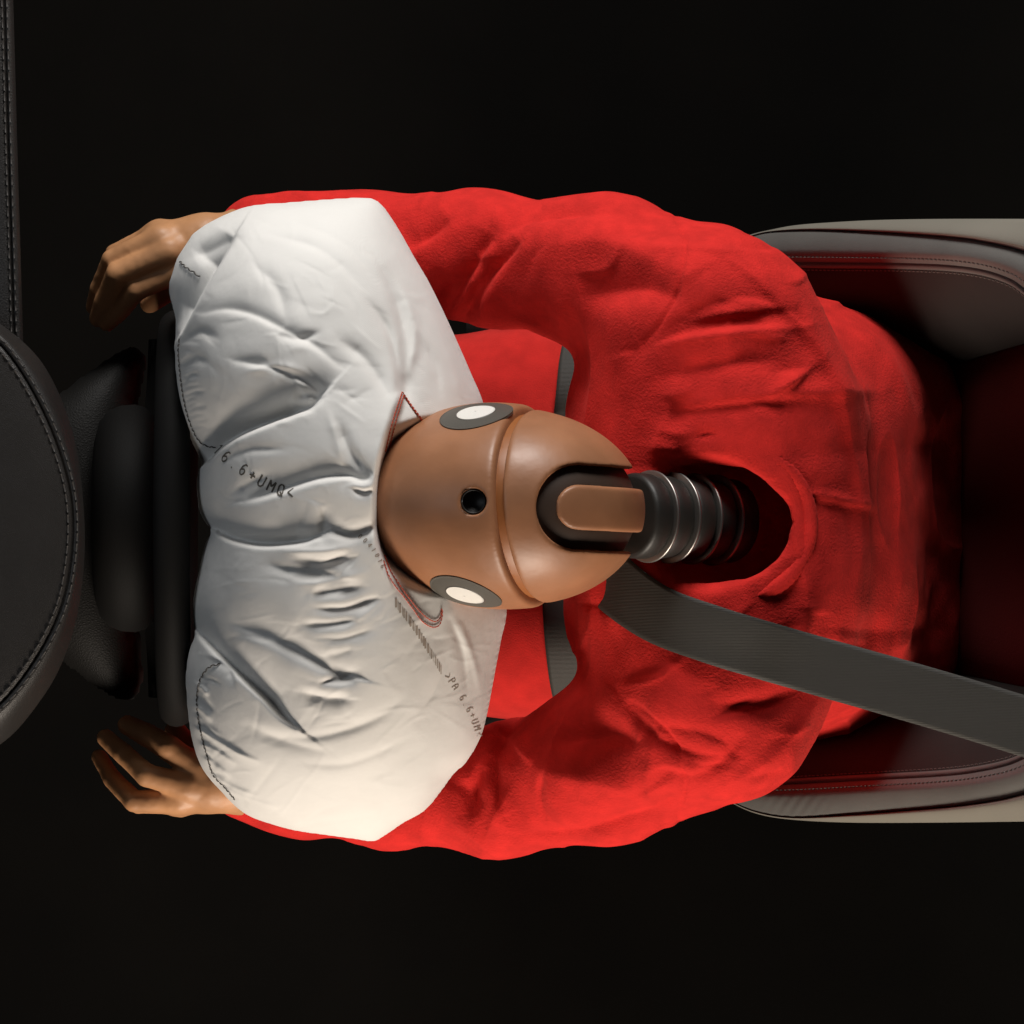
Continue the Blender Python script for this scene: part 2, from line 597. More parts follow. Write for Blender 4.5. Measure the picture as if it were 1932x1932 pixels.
for side, cv in seat_sides.items():
    yo, yc, ys = (curve_y(cv[k], SX) for k in ('outer', 'crease', 'seam'))
    # outer side panel: from below, round the outer edge, to the crease
    V = []
    nv = 22
    for i, x in enumerate(SX):
        z0 = seat_z(x)
        w = abs(yc[i] - yo[i])
        for j in range(nv):
            t = j / (nv - 1)
            if t < 0.4:
                q = t / 0.4
                V.append(at(x, yo[i], z0 - 0.03 - 0.30 * (1 - q) ** 1.5))
            else:
                q = (t - 0.4) / 0.6
                dz = 0.030 * math.sin(q * math.pi * 0.5) - 0.010 * max(0, (q - 0.88) / 0.12) ** 2
                V.append(at(x, yo[i] + (yc[i] - yo[i]) * q, z0 - 0.03 + dz * min(1, 0.15 + w / 40)))
    mesh('outer_panel', V, grid_faces(len(SX), nv), M['seat_outer'], seat)
    # main bolster cushion between crease and stitched seam
    V = []
    nv = 40
    for i, x in enumerate(SX):
        z0 = seat_z(x) - 0.03 + 0.020 * min(1, 0.15 + abs(yc[i] - yo[i]) / 40)
        w = abs(ys[i] - yc[i])
        for j in range(nv):
            q = j / (nv - 1)
            sc = min(1, w / 60)
            dz = sc * (0.0145 * math.sin(min(1, q / 0.62) * math.pi / 2) - 0.020 * max(0, (q - 0.55) / 0.45) ** 2.0 - 0.006 * math.exp(-q * 30))
            dz += 0.0008 * math.sin(q * 9 + x * 0.012) * q * (1 - q)
            V.append(at(x, yc[i] + (ys[i] - yc[i]) * q, z0 + dz))
    V = np.array(V)
    # puckers at the forward end
    ppx, ppy = to_px(V)
    e = np.exp(-((ppx - 1500) / 55) ** 2) * np.exp(-((ppy - (1520 if side < 0 else 450)) / 26) ** 2)
    V[:, 2] += (0.0009 if side < 0 else 0.0) * np.sin((ppx * 0.7 + (ppy if side < 0 else -ppy) * 0.45) * 0.42) * e
    mesh('bolster', V, grid_faces(len(SX), nv), M['seat_leather'], seat)
    S3 = V.reshape(len(SX), nv, 3)[:, -1]
    seam_xyz[side] = S3
    row = V.reshape(len(SX), nv, 3)[:, nv - 9] + np.array([0, 0, 0.0012])
    sp = Soup()
    sp.tube(S3 + np.array([0, 0, 0.0012]), 0.0034, 10)
    sp.build('piping', M['seat_leather'], seat)
    stitches('stitching', row, M['thread_grey'], seat, 0.0042, 0.0026, 0.0007)
    r2 = S3 + np.array([0, -side * 0.0048, -0.0005])
    stitches('stitching', r2, M['thread_grey'], seat, 0.0042, 0.0026, 0.0007)

# inner wing panels and the middle of the backrest, set back between the bolsters
NV = 30
for side in (1, -1):
    V = []
    for i, x in enumerate(SX):
        p = seam_xyz[side][i]
        mid_y = (712 - (x - 1700) * 0.32) if side == 1 else (1255 + (x - 1700) * 0.22)
        q0 = at(x, mid_y + side * 16, seat_z(x) - 0.285)
        for j in range(NV):
            t = j / (NV - 1)
            V.append(p * (1 - t) + q0 * t + np.array([0, 0, 0.05 * math.sin(math.pi * t) - 0.004 * math.exp(-t * 30) - 0.03 * max(0, (t - 0.93) / 0.07) ** 2]))
    mesh('wing_panel', V, grid_faces(len(SX), NV), M['seat_insert'], seat)
V = []
for i, x in enumerate(SX):
    y0 = 716 - (x - 1700) * 0.32
    y1 = 1251 + (x - 1700) * 0.22
    for j in range(NV):
        t = j / (NV - 1)
        dz = 0.03 * (1 - (2 * t - 1) ** 8) - 0.006 * math.exp(-((t - 0.5) / 0.012) ** 2)
        V.append(at(x, y0 + (y1 - y0) * t, seat_z(x) - 0.275 + dz))
mesh('backrest', V, grid_faces(len(SX), NV), M['seat_centre'], seat)
V = []
for x in np.linspace(880, 1700, 24):
    for j in range(25):
        t = j / 24
        V.append(at(x, 560 + 860 * t, 0.44 + 0.06 * abs(2 * t - 1) ** 4 - 0.15 * (abs(2 * t - 1) ** 30) - 0.12 * max(0, (940 - x) / 60) ** 2))
mesh('seat_cushion', V, grid_faces(24, 25), M['seat_insert'], seat)

# ------------------------------------------------------------------ dashboard
dash = tag(empty('dashboard'), 'black leather dashboard with double stitched edge at the far left', 'dashboard')
ZD = 0.98
ey = np.linspace(-160, 648, 90)
V = []
prof = [(-120, 0.0), (-60, 0.004), (-30, 0.005), (-21, 0.005), (-18.5, 0.0035), (-17, 0.001), (-15.5, 0.0035), (-13, 0.005), (-8, 0.0045), (-4, 0.002), (-1, -0.004), (0, -0.012), (0, -0.08), (-8, -0.30)]
for y in ey:
    xe = 25 + 0.028 * y if y < 220 else 31 + (y - 220) * 0.030
    for dx, dz in prof:
        V.append(at(xe + dx, y, ZD + dz))
mesh('edge_pad', V, grid_faces(len(ey), len(prof)), M['leather'], dash)
for dx in (-21.5, -12):
    P = [at((25 + 0.028 * y if y < 220 else 31 + (y - 220) * 0.030) + dx, y, ZD + 0.0052) for y in ey]
    stitches('stitching', P, M['thread'], dash, 0.0065, 0.0022, 0.0008)

hood = tag(empty('instrument_hood'), 'round black leather instrument hood with curved double seam, left of the airbag', 'instrument hood')
edge = smooth_curve([(0, 610), (45, 646), (81, 686), (112, 745), (140, 826), (155, 925), (160, 1015), (157, 1082), (148, 1150), (130, 1217), (103, 1280), (67, 1334), (31, 1379), (0, 1406)], 120)
seam = smooth_curve([(0, 646), (45, 709), (90, 794), (121, 880), (135, 947), (137, 1015), (130, 1082), (117, 1141), (90, 1204), (45, 1276), (0, 1330)], 120)
HC = np.array([-230.0, 1008.0])


def polar(curve):
    d = curve - HC
    a = np.arctan2(d[:, 1], d[:, 0])
    o = np.argsort(a)
    return a[o], np.hypot(d[:, 0], d[:, 1])[o]


ea, er = polar(edge)
sa, sr = polar(seam)
NA = 240
ang = np.linspace(-math.pi, math.pi, NA, endpoint=False)
fold = np.where(np.abs(ang) > math.pi / 2, np.sign(ang) * math.pi - ang, ang)
re = np.interp(fold, ea, er)
rs = np.interp(fold, sa, sr)
ker = np.hanning(9); ker /= ker.sum()
re = np.convolve(np.concatenate([re[-4:], re, re[:4]]), ker, 'valid')
rs = np.convolve(np.concatenate([rs[-4:], rs, rs[:4]]), ker, 'valid')
ZH = 1.03
rows = []
for fr, dz in [(0.02, 0.012), (0.25, 0.012), (0.5, 0.0115), (0.7, 0.010), (0.85, 0.008), (0.93, 0.0066)]:
    rows.append((fr * rs, dz))
for off, dz in [(-16, 0.0058), (-11, 0.0056), (-4.5, 0.0050), (-2.2, 0.0036), (0, 0.0008), (2.2, 0.0034), (4.5, 0.0046), (11, 0.004)]:
    rows.append((rs + off, dz))
for q in (0.45, 0.6, 0.72, 0.82, 0.9, 0.96, 1.0):
    rows.append((rs + 11 + (re - rs - 11) * ((q - 0.40) / 0.6), 0.004 - 0.042 * max(0, (q - 0.40) / 0.6) ** 1.7))
rows.append((re - 4, -0.05))
rows.append((re - 30, -0.20))
V = []
for k in range(NA):
    for r_, dz in rows:
        V.append(at(HC[0] + r_[k] * math.cos(ang[k]), HC[1] + r_[k] * math.sin(ang[k]), ZH + dz))
mesh('hood_shell', V, grid_faces(NA, len(rows), True), M['leather_fine'], hood)
m = np.abs(ang) < 1.35
for off in (-9, 8.5):
    P = [at(HC[0] + (rs[k] + off) * math.cos(ang[k]), HC[1] + (rs[k] + off) * math.sin(ang[k]), ZH + 0.0056 - (0.0014 if off > 0 else 0)) for k in range(NA) if m[k]]
    stitches('stitching', P, M['thread'], hood, 0.0062, 0.0022, 0.0008)


def puffy(name, outline_px, zc, H, mat_, parent, h=0.003, bottom=0.06, power=0.5):
    poly = smooth_curve(np.array([at(x, y, zc)[:2] for x, y in outline_px]), 160, True)
    X, Y, u, ins = inflate_field(poly, h, iters=300)
    Xs, Ys, out, cell = snap_grid(X, Y, ins, poly, h)
    w = (np.clip(u, 0, None) / u.max()) ** power
    w[out] = 0
    V, ft, fb, n = solid_from_fields(Xs, Ys, zc + H * w, zc - bottom * w - 0.0005, cell)
    return mesh(name, V, np.vstack([ft, fb]), mat_, parent)


column = tag(empty('steering_shroud'), 'black leather steering shroud between instrument hood and steering wheel', 'steering shroud')
puffy('cover', [(60, 800), (125, 742), (190, 692), (250, 655), (272, 680), (262, 720), (250, 780), (244, 900), (246, 1040), (254, 1180), (262, 1290), (240, 1322), (180, 1290), (110, 1230), (60, 1180)], 0.80, 0.075, M['leather_shade'], column, bottom=0.10, power=0.35)

wheel = tag(empty('steering_wheel'), 'dark steering wheel seen edge-on behind the white airbag', 'steering wheel')
wc = at(334, 978, 0.87)
TILT = R(-5)
wx = np.array([math.cos(TILT), 0, math.sin(TILT)])
wy = np.array([0, 1.0, 0])
wz = np.cross(wx, wy)


def wheel_ring(name, rad, tube, off, mat_, flat=1.0):
    V = []
    for k in range(96):
        a = 2 * math.pi * k / 96
        d = wy * math.cos(a) + wz * math.sin(a)
        for j in range(18):
            b = 2 * math.pi * j / 18
            V.append(wc + wx * (off + tube * flat * math.sin(b)) + d * (rad + tube * math.cos(b)))
    return mesh(name, V, grid_faces(96, 18, True, True), mat_, wheel)


wheel_ring('rim', 0.166, 0.0150, 0.0, M['soft_plastic'])
V = []
hub = [(0.0, -0.07), (0.07, -0.07), (0.085, -0.066), (0.094, -0.058), (0.098, -0.048), (0.099, -0.036), (0.096, -0.026), (0.09, -0.018), (0.08, -0.013), (0.0, -0.012)]
for k in range(64):
    a = 2 * math.pi * k / 64
    d = wy * math.cos(a) + wz * math.sin(a)
    for r_, x in hub:
        V.append(wc + wx * x + d * r_)
mesh('hub', V, grid_faces(64, len(hub), True), M['soft_plastic'], wheel)
for a in (0.0, math.pi, -math.pi / 2):
    sp = Soup()
    d = wy * math.cos(a) + wz * math.sin(a)
    sp.tube([wc + d * r_ + wx * -0.015 for r_ in (0.08, 0.12, 0.155)], [0.024, 0.018, 0.016], 12, up=wx, flat=0.6)
    sp.build('spoke', M['soft_plastic'], wheel)

# ------------------------------------------------------------------ crash test dummy
dummy = tag(empty('crash_test_dummy'), 'tan crash test dummy in red clothes leaning face first into the airbag', 'crash dummy')

# head
HP = R(32)                                    # head pitched forward
yaw = R(-3)
fwd0 = np.array([-math.cos(yaw), -math.sin(yaw) * -1.0 * -1, 0])
fwd0 /= np.linalg.norm(fwd0)
up0 = np.array([0, 0, 1.0])
lat = np.cross(up0, fwd0)
fwd = fwd0 * math.cos(HP) - up0 * math.sin(HP)
upv = up0 * math.cos(HP) + fwd0 * math.sin(HP)
HCEN = at(972, 956, 1.105)
AX = (fwd, lat, upv)


def L(f_, l_, u_):
    return HCEN + fwd * f_ + lat * l_ + upv * u_


def skull(G):
    d = ellipsoid(G, L(-0.002, 0, 0), AX, (0.104, 0.0795, 0.100))
    d = smin(d, ellipsoid(G, L(0.050, 0, -0.016), AX, (0.080, 0.072, 0.100)), 0.035)       # forehead and face
    d = smin(d, cone(G, L(0.115, 0, -0.035), L(0.140, 0, -0.066), 0.010, 0.013), 0.02)      # nose
    d = smin(d, ellipsoid(G, L(0.050, 0, -0.110), AX, (0.050, 0.052, 0.035)), 0.03)         # jaw and chin
    return d


PX0 = at(1006, 956, 1.12)
PN = np.array([math.cos(R(17)), 0.06, math.sin(R(17))])
PN /= np.linalg.norm(PN)


def seam_plane(G):
    return (G[0] - PX0[0]) * PN[0] + (G[1] - PX0[1]) * PN[1] + (G[2] - PX0[2]) * PN[2]


def drop(px, py, sdf, z0=1.28, steps=60):
    """where the line of sight through a picture point meets a surface"""
    z = np.full(np.shape(px), z0, float)
    px, py = np.asarray(px, float), np.asarray(py, float)
    for _ in range(steps):
        k = SPAN * (CAM_Z - z) / 1932.0
        d = sdf([(px - 966) * k, -(py - 966) * k, z])
        z = z - np.clip(d, -0.01, 0.02) * 0.9
    k = SPAN * (CAM_Z - z) / 1932.0
    return np.stack([(px - 966) * k, -(py - 966) * k, z], -1)


def grad(sdf, P, e=5e-4):
    g = []
    for k in range(3):
        a, b = P.copy(), P.copy()
        a[..., k] += e
        b[..., k] -= e
        g.append(sdf([a[..., 0], a[..., 1], a[..., 2]]) - sdf([b[..., 0], b[..., 1], b[..., 2]]))
    g = np.stack(g, -1)
    return g / (np.linalg.norm(g, axis=-1)[..., None] + 1e-12)


hole_p = drop(893, 946, skull)
hole_n = grad(skull, hole_p[None])[0]
hole_ax = hole_n * 0.9 + np.array([0.25, 0, 0.2])
hole_ax /= np.linalg.norm(hole_ax)
h = 0.0015
G = volume(HCEN - np.array([0.172, 0.10, 0.165]), HCEN + np.array([0.125, 0.10, 0.125]), h)
SK = skull(G)
SP = seam_plane(G)
front = smax(SK, SP + 0.0045, 0.005)
front = smax(front, -(SK + 0.016), 0.003)                       # skin is a shell
front = smax(front, -cone(G, hole_p - hole_ax * 0.03, hole_p + hole_ax * 0.02, 0.0100, 0.0100), 0.0022)
V, Fq = surface_nets(front, [g.min() for g in G], h)
V = relax(V, Fq, 2, 0.4)
face = mesh('face_skin', V, Fq, M['vinyl'], dummy)
sp = Soup()
sp.tube([hole_p - hole_ax * t for t in (0.0085, 0.012, 0.016, 0.030)], [0.0098, 0.0096, 0.0098, 0.0098], 28)
sp.build('lifting_hole', M['dark_hole'], dummy)
sp = Soup()
for t in np.linspace(0, 1, 4):
    th = np.linspace(0, 2 * math.pi, 25)
    e1 = np.cross(hole_ax, [0, 1, 0]); e1 /= np.linalg.norm(e1)
    e2 = np.cross(hole_ax, e1)
    sp.tube([hole_p - hole_ax * (0.0078 - 0.0016 * t * 3 + 0.0004 * a / 6) + (e1 * math.cos(a) + e2 * math.sin(a)) * 0.0088 for a in th], 0.0005, 5)
tag(sp.build('bore_thread', M['rubber'], dummy), kind='stuff')

# skull cap with its horse-shoe recess, behind the seam
cap_d = SK + 0.0022


def slot(G_, r, x0=1090, x1=1330, y=957):
    a = at(x0, y, 1.16)
    b = at(x1, y + 14, 1.10)
    d = b - a
    t = np.clip(((G_[0] - a[0]) * d[0] + (G_[1] - a[1]) * d[1]) / (d[0] ** 2 + d[1] ** 2), 0, 1)
    return np.sqrt((G_[0] - a[0] - t * d[0]) ** 2 + (G_[1] - a[1] - t * d[1]) ** 2) - r


ring = np.maximum(slot(G, 0.0325), -slot(G, 0.0170))
cap = smax(cap_d, -(SP - 0.0018), 0.004)
groove = np.maximum(ring, -(SK + 0.0105))
cap = smax(cap, -groove, 0.0025)
cap = smax(cap, -(SK + 0.018), 0.003)
V, Fq = surface_nets(cap, [g.min() for g in G], h)
V = relax(V, Fq, 2, 0.4)
capo = mesh('skull_cap', V, Fq, M['vinyl'], dummy)
# dark sheet on the floor of the recess, its depth shade put into the colour
shade_sheet = np.maximum(np.maximum(slot(G, 0.0340), -slot(G, 0.0150)), np.maximum(SK + 0.0090, -(SK + 0.0135)))
shade_sheet = np.maximum(shade_sheet, -(SP - 0.006))
V, Fq = surface_nets(shade_sheet, [g.min() for g in G], h)
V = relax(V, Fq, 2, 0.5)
mesh('recess_shade_sheet', V, Fq, M['recess'], capo)
# inner skull seen in the gap of the seam
core = smax(SK + 0.0070, np.abs(SP) - 0.010, 0.002)
V, Fq = surface_nets(core[::2, ::2, ::2], [g.min() for g in G], h * 2)
V = relax(V, Fq, 2, 0.5)
mesh('seam_band', V, Fq, M['vinyl_edge'], dummy)
del G, SK, SP, front, cap, shade_sheet, core, ring, groove, cap_d


def sticker(center, n_, r0, r1, name, mat_, parent, lift):
    e1 = np.cross(n_, [0, 0, 1.0]); e1 /= np.linalg.norm(e1)
    e2 = np.cross(n_, e1)
    nr, na = 8, 56
    P = []
    for i in range(nr):
        r = r0 + (r1 - r0) * i / (nr - 1)
        for j in range(na):
            a = 2 * math.pi * j / na
            P.append(center + (e1 * math.cos(a) + e2 * math.sin(a)) * r)
    P = np.array(P)
    for _ in range(8):
        d = skull([P[:, 0], P[:, 1], P[:, 2]])
        P -= grad(skull, P) * d[:, None]
    Nn = grad(skull, P)
    top = P + Nn * lift
    bot = P - Nn * 0.001
    Fs = grid_faces(nr, na, False, True)
    b = len(P)
    F2 = [tuple(i + b for i in q[::-1]) for q in Fs]
    last = (nr - 1) * na
    Fw = [(last + j, last + (j + 1) % na, b + last + (j + 1) % na, b + last + j) for j in range(na)]
    Fw += [((j + 1) % na, j, b + j, b + (j + 1) % na) for j in range(na)]
    return mesh(name, np.vstack([top, bot]), Fs + F2 + Fw, mat_, parent)


for px, py, s in ((878, 1114, -1), (898, 787, 1)):
    p = drop(px, py, skull)
    n = grad(skull, p[None])[0]
    # true centre a little further round the side of the head
    p = p - np.array([0, 0, 0.010]) + np.array([0, s * 0.003, 0])
    for _ in range(10):
        p = p - grad(skull, p[None])[0] * float(skull([p[0], p[1], p[2]]))
    n = grad(skull, p[None])[0]
    ringo = sticker(p, n, 0.0150, 0.0295, 'target_marker', M['marker_grey'], dummy, 0.0008)
    sticker(p, n, 0.0002, 0.0152, 'marker_dot', M['marker_white'], ringo, 0.0010)

# neck of stacked rubber and metal discs
n0 = at(1180, 972, 1.065)
n1 = at(1470, 988, 0.965)
nd = (n1 - n0) / np.linalg.norm(n1 - n0)
ne1 = np.cross(nd, [0, 0, 1.0]); ne1 /= np.linalg.norm(ne1)
ne2 = np.cross(ne1, nd)


def disc(name, t0, t1, r, mat_, bev=0.003):
    prof_ = [(t0, 0.0), (t0, r - bev), (t0 + bev * 0.3, r - bev * 0.3), (t0 + bev, r), (t1 - bev, r), (t1 - bev * 0.3, r - bev * 0.3), (t1, r - bev), (t1, 0.0)]
    V = []
    for k in range(72):
        a = 2 * math.pi * k / 72
        for t, q in prof_:
            V.append(n0 + nd * t + (ne1 * math.cos(a) + ne2 * math.sin(a)) * q)
    return mesh(name, V, grid_faces(72, len(prof_), True), mat_, dummy)


t = 0.004
for k in range(5):
    disc('neck_rubber', t, t + 0.0195, 0.0345 - 0.001 * (k % 2), M['rubber'], 0.004)
    t += 0.0195
    if k < 4:
        disc('neck_plate', t, t + 0.0028, 0.0375, M['steel'], 0.0010)
        t += 0.0035

# clothing -----------------------------------------------------------
arms = {
    'right': [(1335, 610, 0.975, 0.082), (1130, 508, 0.915, 0.060), (905, 486, 0.865, 0.052), (700, 470, 0.835, 0.044), (560, 452, 0.832, 0.037), (478, 440, 0.835, 0.0315)],
    'left': [(1335, 1345, 0.975, 0.078), (1140, 1440, 0.915, 0.062), (955, 1494, 0.870, 0.052), (720, 1490, 0.835, 0.044), (560, 1487, 0.832, 0.037), (462, 1480, 0.838, 0.0315)],
}


def torso(G_):
    d = cone(G_, at(1345, 640, 0.97), at(1352, 1310, 0.97), 0.082, 0.080)
    d = smin(d, cone(G_, at(1405, 800, 0.955), at(1412, 1130, 0.955), 0.098, 0.096), 0.05)
    d = smin(d, cone(G_, at(1310, 800, 0.90), at(1310, 1130, 0.90), 0.11, 0.11), 0.05)
    d = smin(d, cone(G_, at(1475, 815, 0.76), at(1475, 1120, 0.76), 0.125, 0.125), 0.09)
    d = smin(d, cone(G_, at(1590, 810, 0.60), at(1590, 1160, 0.60), 0.122, 0.122), 0.09)
    for a in arms.values():
        for p, q in zip(a[:-1], a[1:]):
            d = smin(d, cone(G_, at(*p[:3]), at(*q[:3]), p[3], q[3]), 0.03)
    # neck opening
    d = smax(d, -cone(G_, at(1200, 984, 1.12), at(1425, 988, 1.00), 0.056, 0.049), 0.012)
    return d


h = 0.0046
lo, hi = np.array([-0.27, -0.345, 0.42]), np.array([0.46, 0.345, 1.10])
G = volume(lo, hi, h)
D = torso(G)
V, Fq = surface_nets(D, lo, h)
# height map of the shirt, for what lies on it
zs = np.arange(D.shape[2]) * h + lo[2]
insd = D < 0
topk = D.shape[2] - 1 - np.argmax(insd[:, :, ::-1], axis=2)
has = insd.any(axis=2)
shirt_top = np.where(has, zs[topk], 0.3)
del G, D, insd


def shirt_height(x, y):
    i = np.clip(np.round((x - lo[0]) / h).astype(int), 0, shirt_top.shape[0] - 1)
    j = np.clip(np.round((y - lo[1]) / h).astype(int), 0, shirt_top.shape[1] - 1)
    return shirt_top[i, j]


V = relax(V, Fq, 4, 0.5)
me = bpy.data.meshes.new('tmp')
tmp = mesh('tmp', V, Fq, None)
md = tmp.modifiers.new('s', 'SUBSURF')
md.levels = md.render_levels = 1
dg = bpy.context.evaluated_depsgraph_get()
ev = tmp.evaluated_get(dg)
em = ev.to_mesh()
V = np.empty(len(em.vertices) * 3, np.float32); em.vertices.foreach_get('co', V); V = V.reshape(-1, 3).astype(float)
Fq = np.empty(len(em.loops), np.int32); em.loops.foreach_get('vertex_index', Fq); Fq = Fq.reshape(-1, 4)
ev.to_mesh_clear()
bpy.data.objects.remove(tmp)

N = vnormals(V, Fq)
sx, sy = to_px(V)
face_up = np.clip(N[:, 2] * 2.2 + 0.6, 0, 1)
off = np.zeros(len(V))
# folds of the cloth: polyline in the picture, depth, width on either side (px), sharper = smaller
shirt_folds = [
    ([(770, 470), (815, 440), (850, 415)], 0.008, 10, 26), ([(835, 605), (870, 540), (905, 470), (920, 430)], 0.012, 9, 30),
    ([(890, 615), (905, 560), (940, 500), (985, 455)], 0.012, 8, 36), ([(850, 650), (885, 590), (895, 540)], 0.008, 8, 20),
    ([(930, 450), (1000, 410), (1100, 400), (1180, 408)], 0.008, 14, 26), ([(1000, 470), (1120, 460), (1250, 500), (1320, 540)], -0.008, 34, 46),
    ([(1195, 660), (1290, 628), (1400, 612), (1500, 610)], 0.009, 12, 34), ([(1240, 625), (1330, 580), (1420, 560), (1490, 590), (1530, 640)], 0.004, 26, 16),
    ([(1090, 560), (1200, 540), (1290, 560)], 0.010, 30, 40),
    ([(1230, 720), (1350, 690), (1480, 680)], 0.006, 24, 30), ([(1250, 780), (1400, 760), (1540, 752)], 0.006, 22, 28),
    
    ([(1000, 1330), (960, 1370), (930, 1430), (935, 1500), (950, 1540)], 0.011, 9, 26), ([(905, 1440), (890, 1490), (900, 1530)], 0.009, 8, 16),
    ([(870, 1470), (880, 1510), (892, 1545)], 0.006, 8, 14), ([(1170, 1320), (1230, 1390), (1300, 1425), (1370, 1432)], 0.008, 12, 32),
    ([(1220, 1370), (1290, 1378), (1360, 1400), (1400, 1440)], 0.005, 16, 24), ([(1230, 1440), (1310, 1470), (1370, 1440), (1410, 1380)], 0.007, 14, 26),
    ([(1000, 1450), (1120, 1470), (1230, 1480), (1320, 1450)], -0.010, 36, 40), ([(960, 1575), (1080, 1572), (1200, 1540), (1290, 1500)], 0.007, 12, 22),
    ([(1040, 1400), (1130, 1390), (1200, 1400)], 0.009, 24, 30), ([(1330, 1330), (1440, 1330), (1530, 1290)], 0.008, 22, 24),
    ([(1340, 470), (1450, 550), (1550, 680), (1603, 820), (1620, 960), (1612, 1100), (1588, 1200)], -0.0055, 9, 40),
    ([(1350, 1500), (1460, 1415), (1530, 1330), (1570, 1260)], -0.005, 36, 9),
    ([(1300, 602), (1400, 586), (1490, 578)], -0.004, 8, 22), ([(1200, 654), (1330, 634), (1440, 622), (1520, 616)], -0.005, 9, 24),
    ([(1250, 768), (1450, 746), (1660, 738)], -0.006, 16, 26), ([(1440, 866), (1640, 850), (1820, 842)], 0.0022, 26, 36),
    ([(1520, 1185), (1680, 1192), (1810, 1182)], 0.004, 30, 40),
    ([(1255, 372), (1292, 450), (1285, 530), (1240, 610), (1200, 655)], 0.0028, 4, 5), ([(1270, 1572), (1292, 1480), (1265, 1400), (1215, 1345), (1175, 1320)], 0.0028, 4, 5),
    ([(500, 375), (540, 385), (590, 380)], 0.004, 8, 14), ([(560, 372), (600, 384), (650, 378)], 0.004, 7, 12),
]
for _ in range(110):
    x, y = rng.uniform(760, 1800), rng.uniform(380, 1590)
    arm = (y < 640 or y > 1320) and x < 1300
    a = rng.normal(-1.0 if y < 966 else 1.0, 0.5) if arm and x < 1050 else rng.normal(-0.12, 0.25)
    l = rng.uniform(22, 70)
    b = a + rng.normal(0, 0.4)
    if x > 1550:
        continue
    shirt_folds.append(([(x, y), (x + l * math.cos(a), y + l * math.sin(a)), (x + l * (math.cos(a) + math.cos(b)), y + l * (math.sin(a) + math.sin(b)))], rng.uniform(0.0012, 0.0035) * rng.choice([-1, 1]), rng.uniform(5, 9), rng.uniform(8, 20)))
for pts, dep, wl, wr in shirt_folds:
    P = smooth_curve(pts, 24)
    x0, y0 = P.min(0) - 4 * max(wl, wr)
    x1, y1 = P.max(0) + 4 * max(wl, wr)
    k = np.nonzero((sx > x0) & (sx < x1) & (sy > y0) & (sy < y1) & (N[:, 2] > -0.3))[0]
    d, s, t_ = polyline_field(sx[k], sy[k], P)
    w = np.where(s > 0, wl, wr)
    off[k] -= dep * face_up[k] * np.exp(-(d / w) ** 1.5) * np.sin(np.clip(t_, 0.02, 0.98) * math.pi) ** 0.6
arm_mask = np.clip((1250 - sx) / 300, 0, 1)
off += 0.0022 * noise3(V, 16, 3) + 0.0016 * noise3(V, 42, 5)
rid = 1 - np.abs(noise3(V * np.array([1.0, 0.6, 1.0]), 15, 9))
off += 0.0035 * (rid ** 4 - 0.3)
V = V + N * off[:, None]
mesh('shirt', V, Fq, M['shirt'], dummy)

# ribbed collar round the back of the neck opening
P = []
for a_ in np.linspace(-1.3, 1.3, 61):
    c_ = at(1385, 988, 1.03)
    x, y = c_[0] + 0.060 * math.cos(a_), c_[1] + 0.060 * math.sin(a_)
    P.append((x, y, float(shirt_height(np.array(x), np.array(y)))))
P = np.array(P)
for _ in range(12):
    P[1:-1, 2] = 0.25 * P[:-2, 2] + 0.5 * P[1:-1, 2] + 0.25 * P[2:, 2]
sp = Soup()
sp.tube(P - np.array([0, 0, 0.0015]), [(0.0066 + (0.0005 if k % 2 else 0)) * min(1, 0.3 + min(k, len(P) - 1 - k) / 9) for k in range(len(P))], 12)
sp.build('collar', M['shirt'], dummy)

# trousers
h2 = 0.0065
lo2, hi2 = np.array([-0.31, -0.26, 0.36]), np.array([0.44, 0.26, 0.74])
G = volume(lo2, hi2, h2)
D = cone(G, at(1640, 800, 0.56), at(1000, 770, 0.62), 0.095, 0.070)
D = smin(D, cone(G, at(1000, 770, 0.62), at(560, 760, 0.63), 0.070, 0.060), 0.03)
Db = cone(G, at(1640, 1150, 0.56), at(1000, 1205, 0.62), 0.095, 0.070)
Db = smin(Db, cone(G, at(1000, 1205, 0.62), at(560, 1215, 0.63), 0.070, 0.060), 0.03)
D = smin(D, Db, 0.03)
V, Fq = surface_nets(D, lo2, h2)
del G, D, Db
V = relax(V, Fq, 3, 0.5)
N = vnormals(V, Fq)
V = V + N * (0.003 * noise3(V, 14, 2) + 0.002 * (1 - np.abs(noise3(V, 20, 4))) ** 3)[:, None]
mesh('trousers', V, Fq, M['trousers'], dummy)


# hands ---------------------------------------------------------------
def build_hand(fingers, palm, name, webs):
    allp = np.array([at(*p[:3]) for fg in fingers for p in fg] + [at(*p[:3]) for p in palm])
    a, b = allp.min(0) - 0.04, allp.max(0) + 0.04
    hh = 0.0013
    Gh = volume(a, b, hh)
    Dp = None
    for p, q in webs:
        c = cone(Gh, at(*p[:3]), at(*q[:3]), p[3], q[3])
        Dp = c if Dp is None else smin(Dp, c, 0.012)
    out = Dp
    fd = None
    for fg in fingers:
        d = None
        for i, (p, q) in enumerate(zip(fg[:-1], fg[1:])):
            c = cone(Gh, at(*p[:3]), at(*q[:3]), p[3], q[3])
            d = c if d is None else smin(d, c, 0.0015)
        fd = d if fd is None else smin(fd, d, 0.0016)
    out = smin(out, fd, 0.009)
    V_, F_ = surface_nets(out, a, hh)
    V_ = relax(V_, F_, 7, 0.5)
    n_ = vnormals(V_, F_)
    V_ = V_ + n_ * (0.0003 * noise3(V_, 60, 3) + 0.0002 * noise3(V_, 220, 5))[:, None]
    return mesh(name, V_, F_, M['hand_vinyl'], dummy)


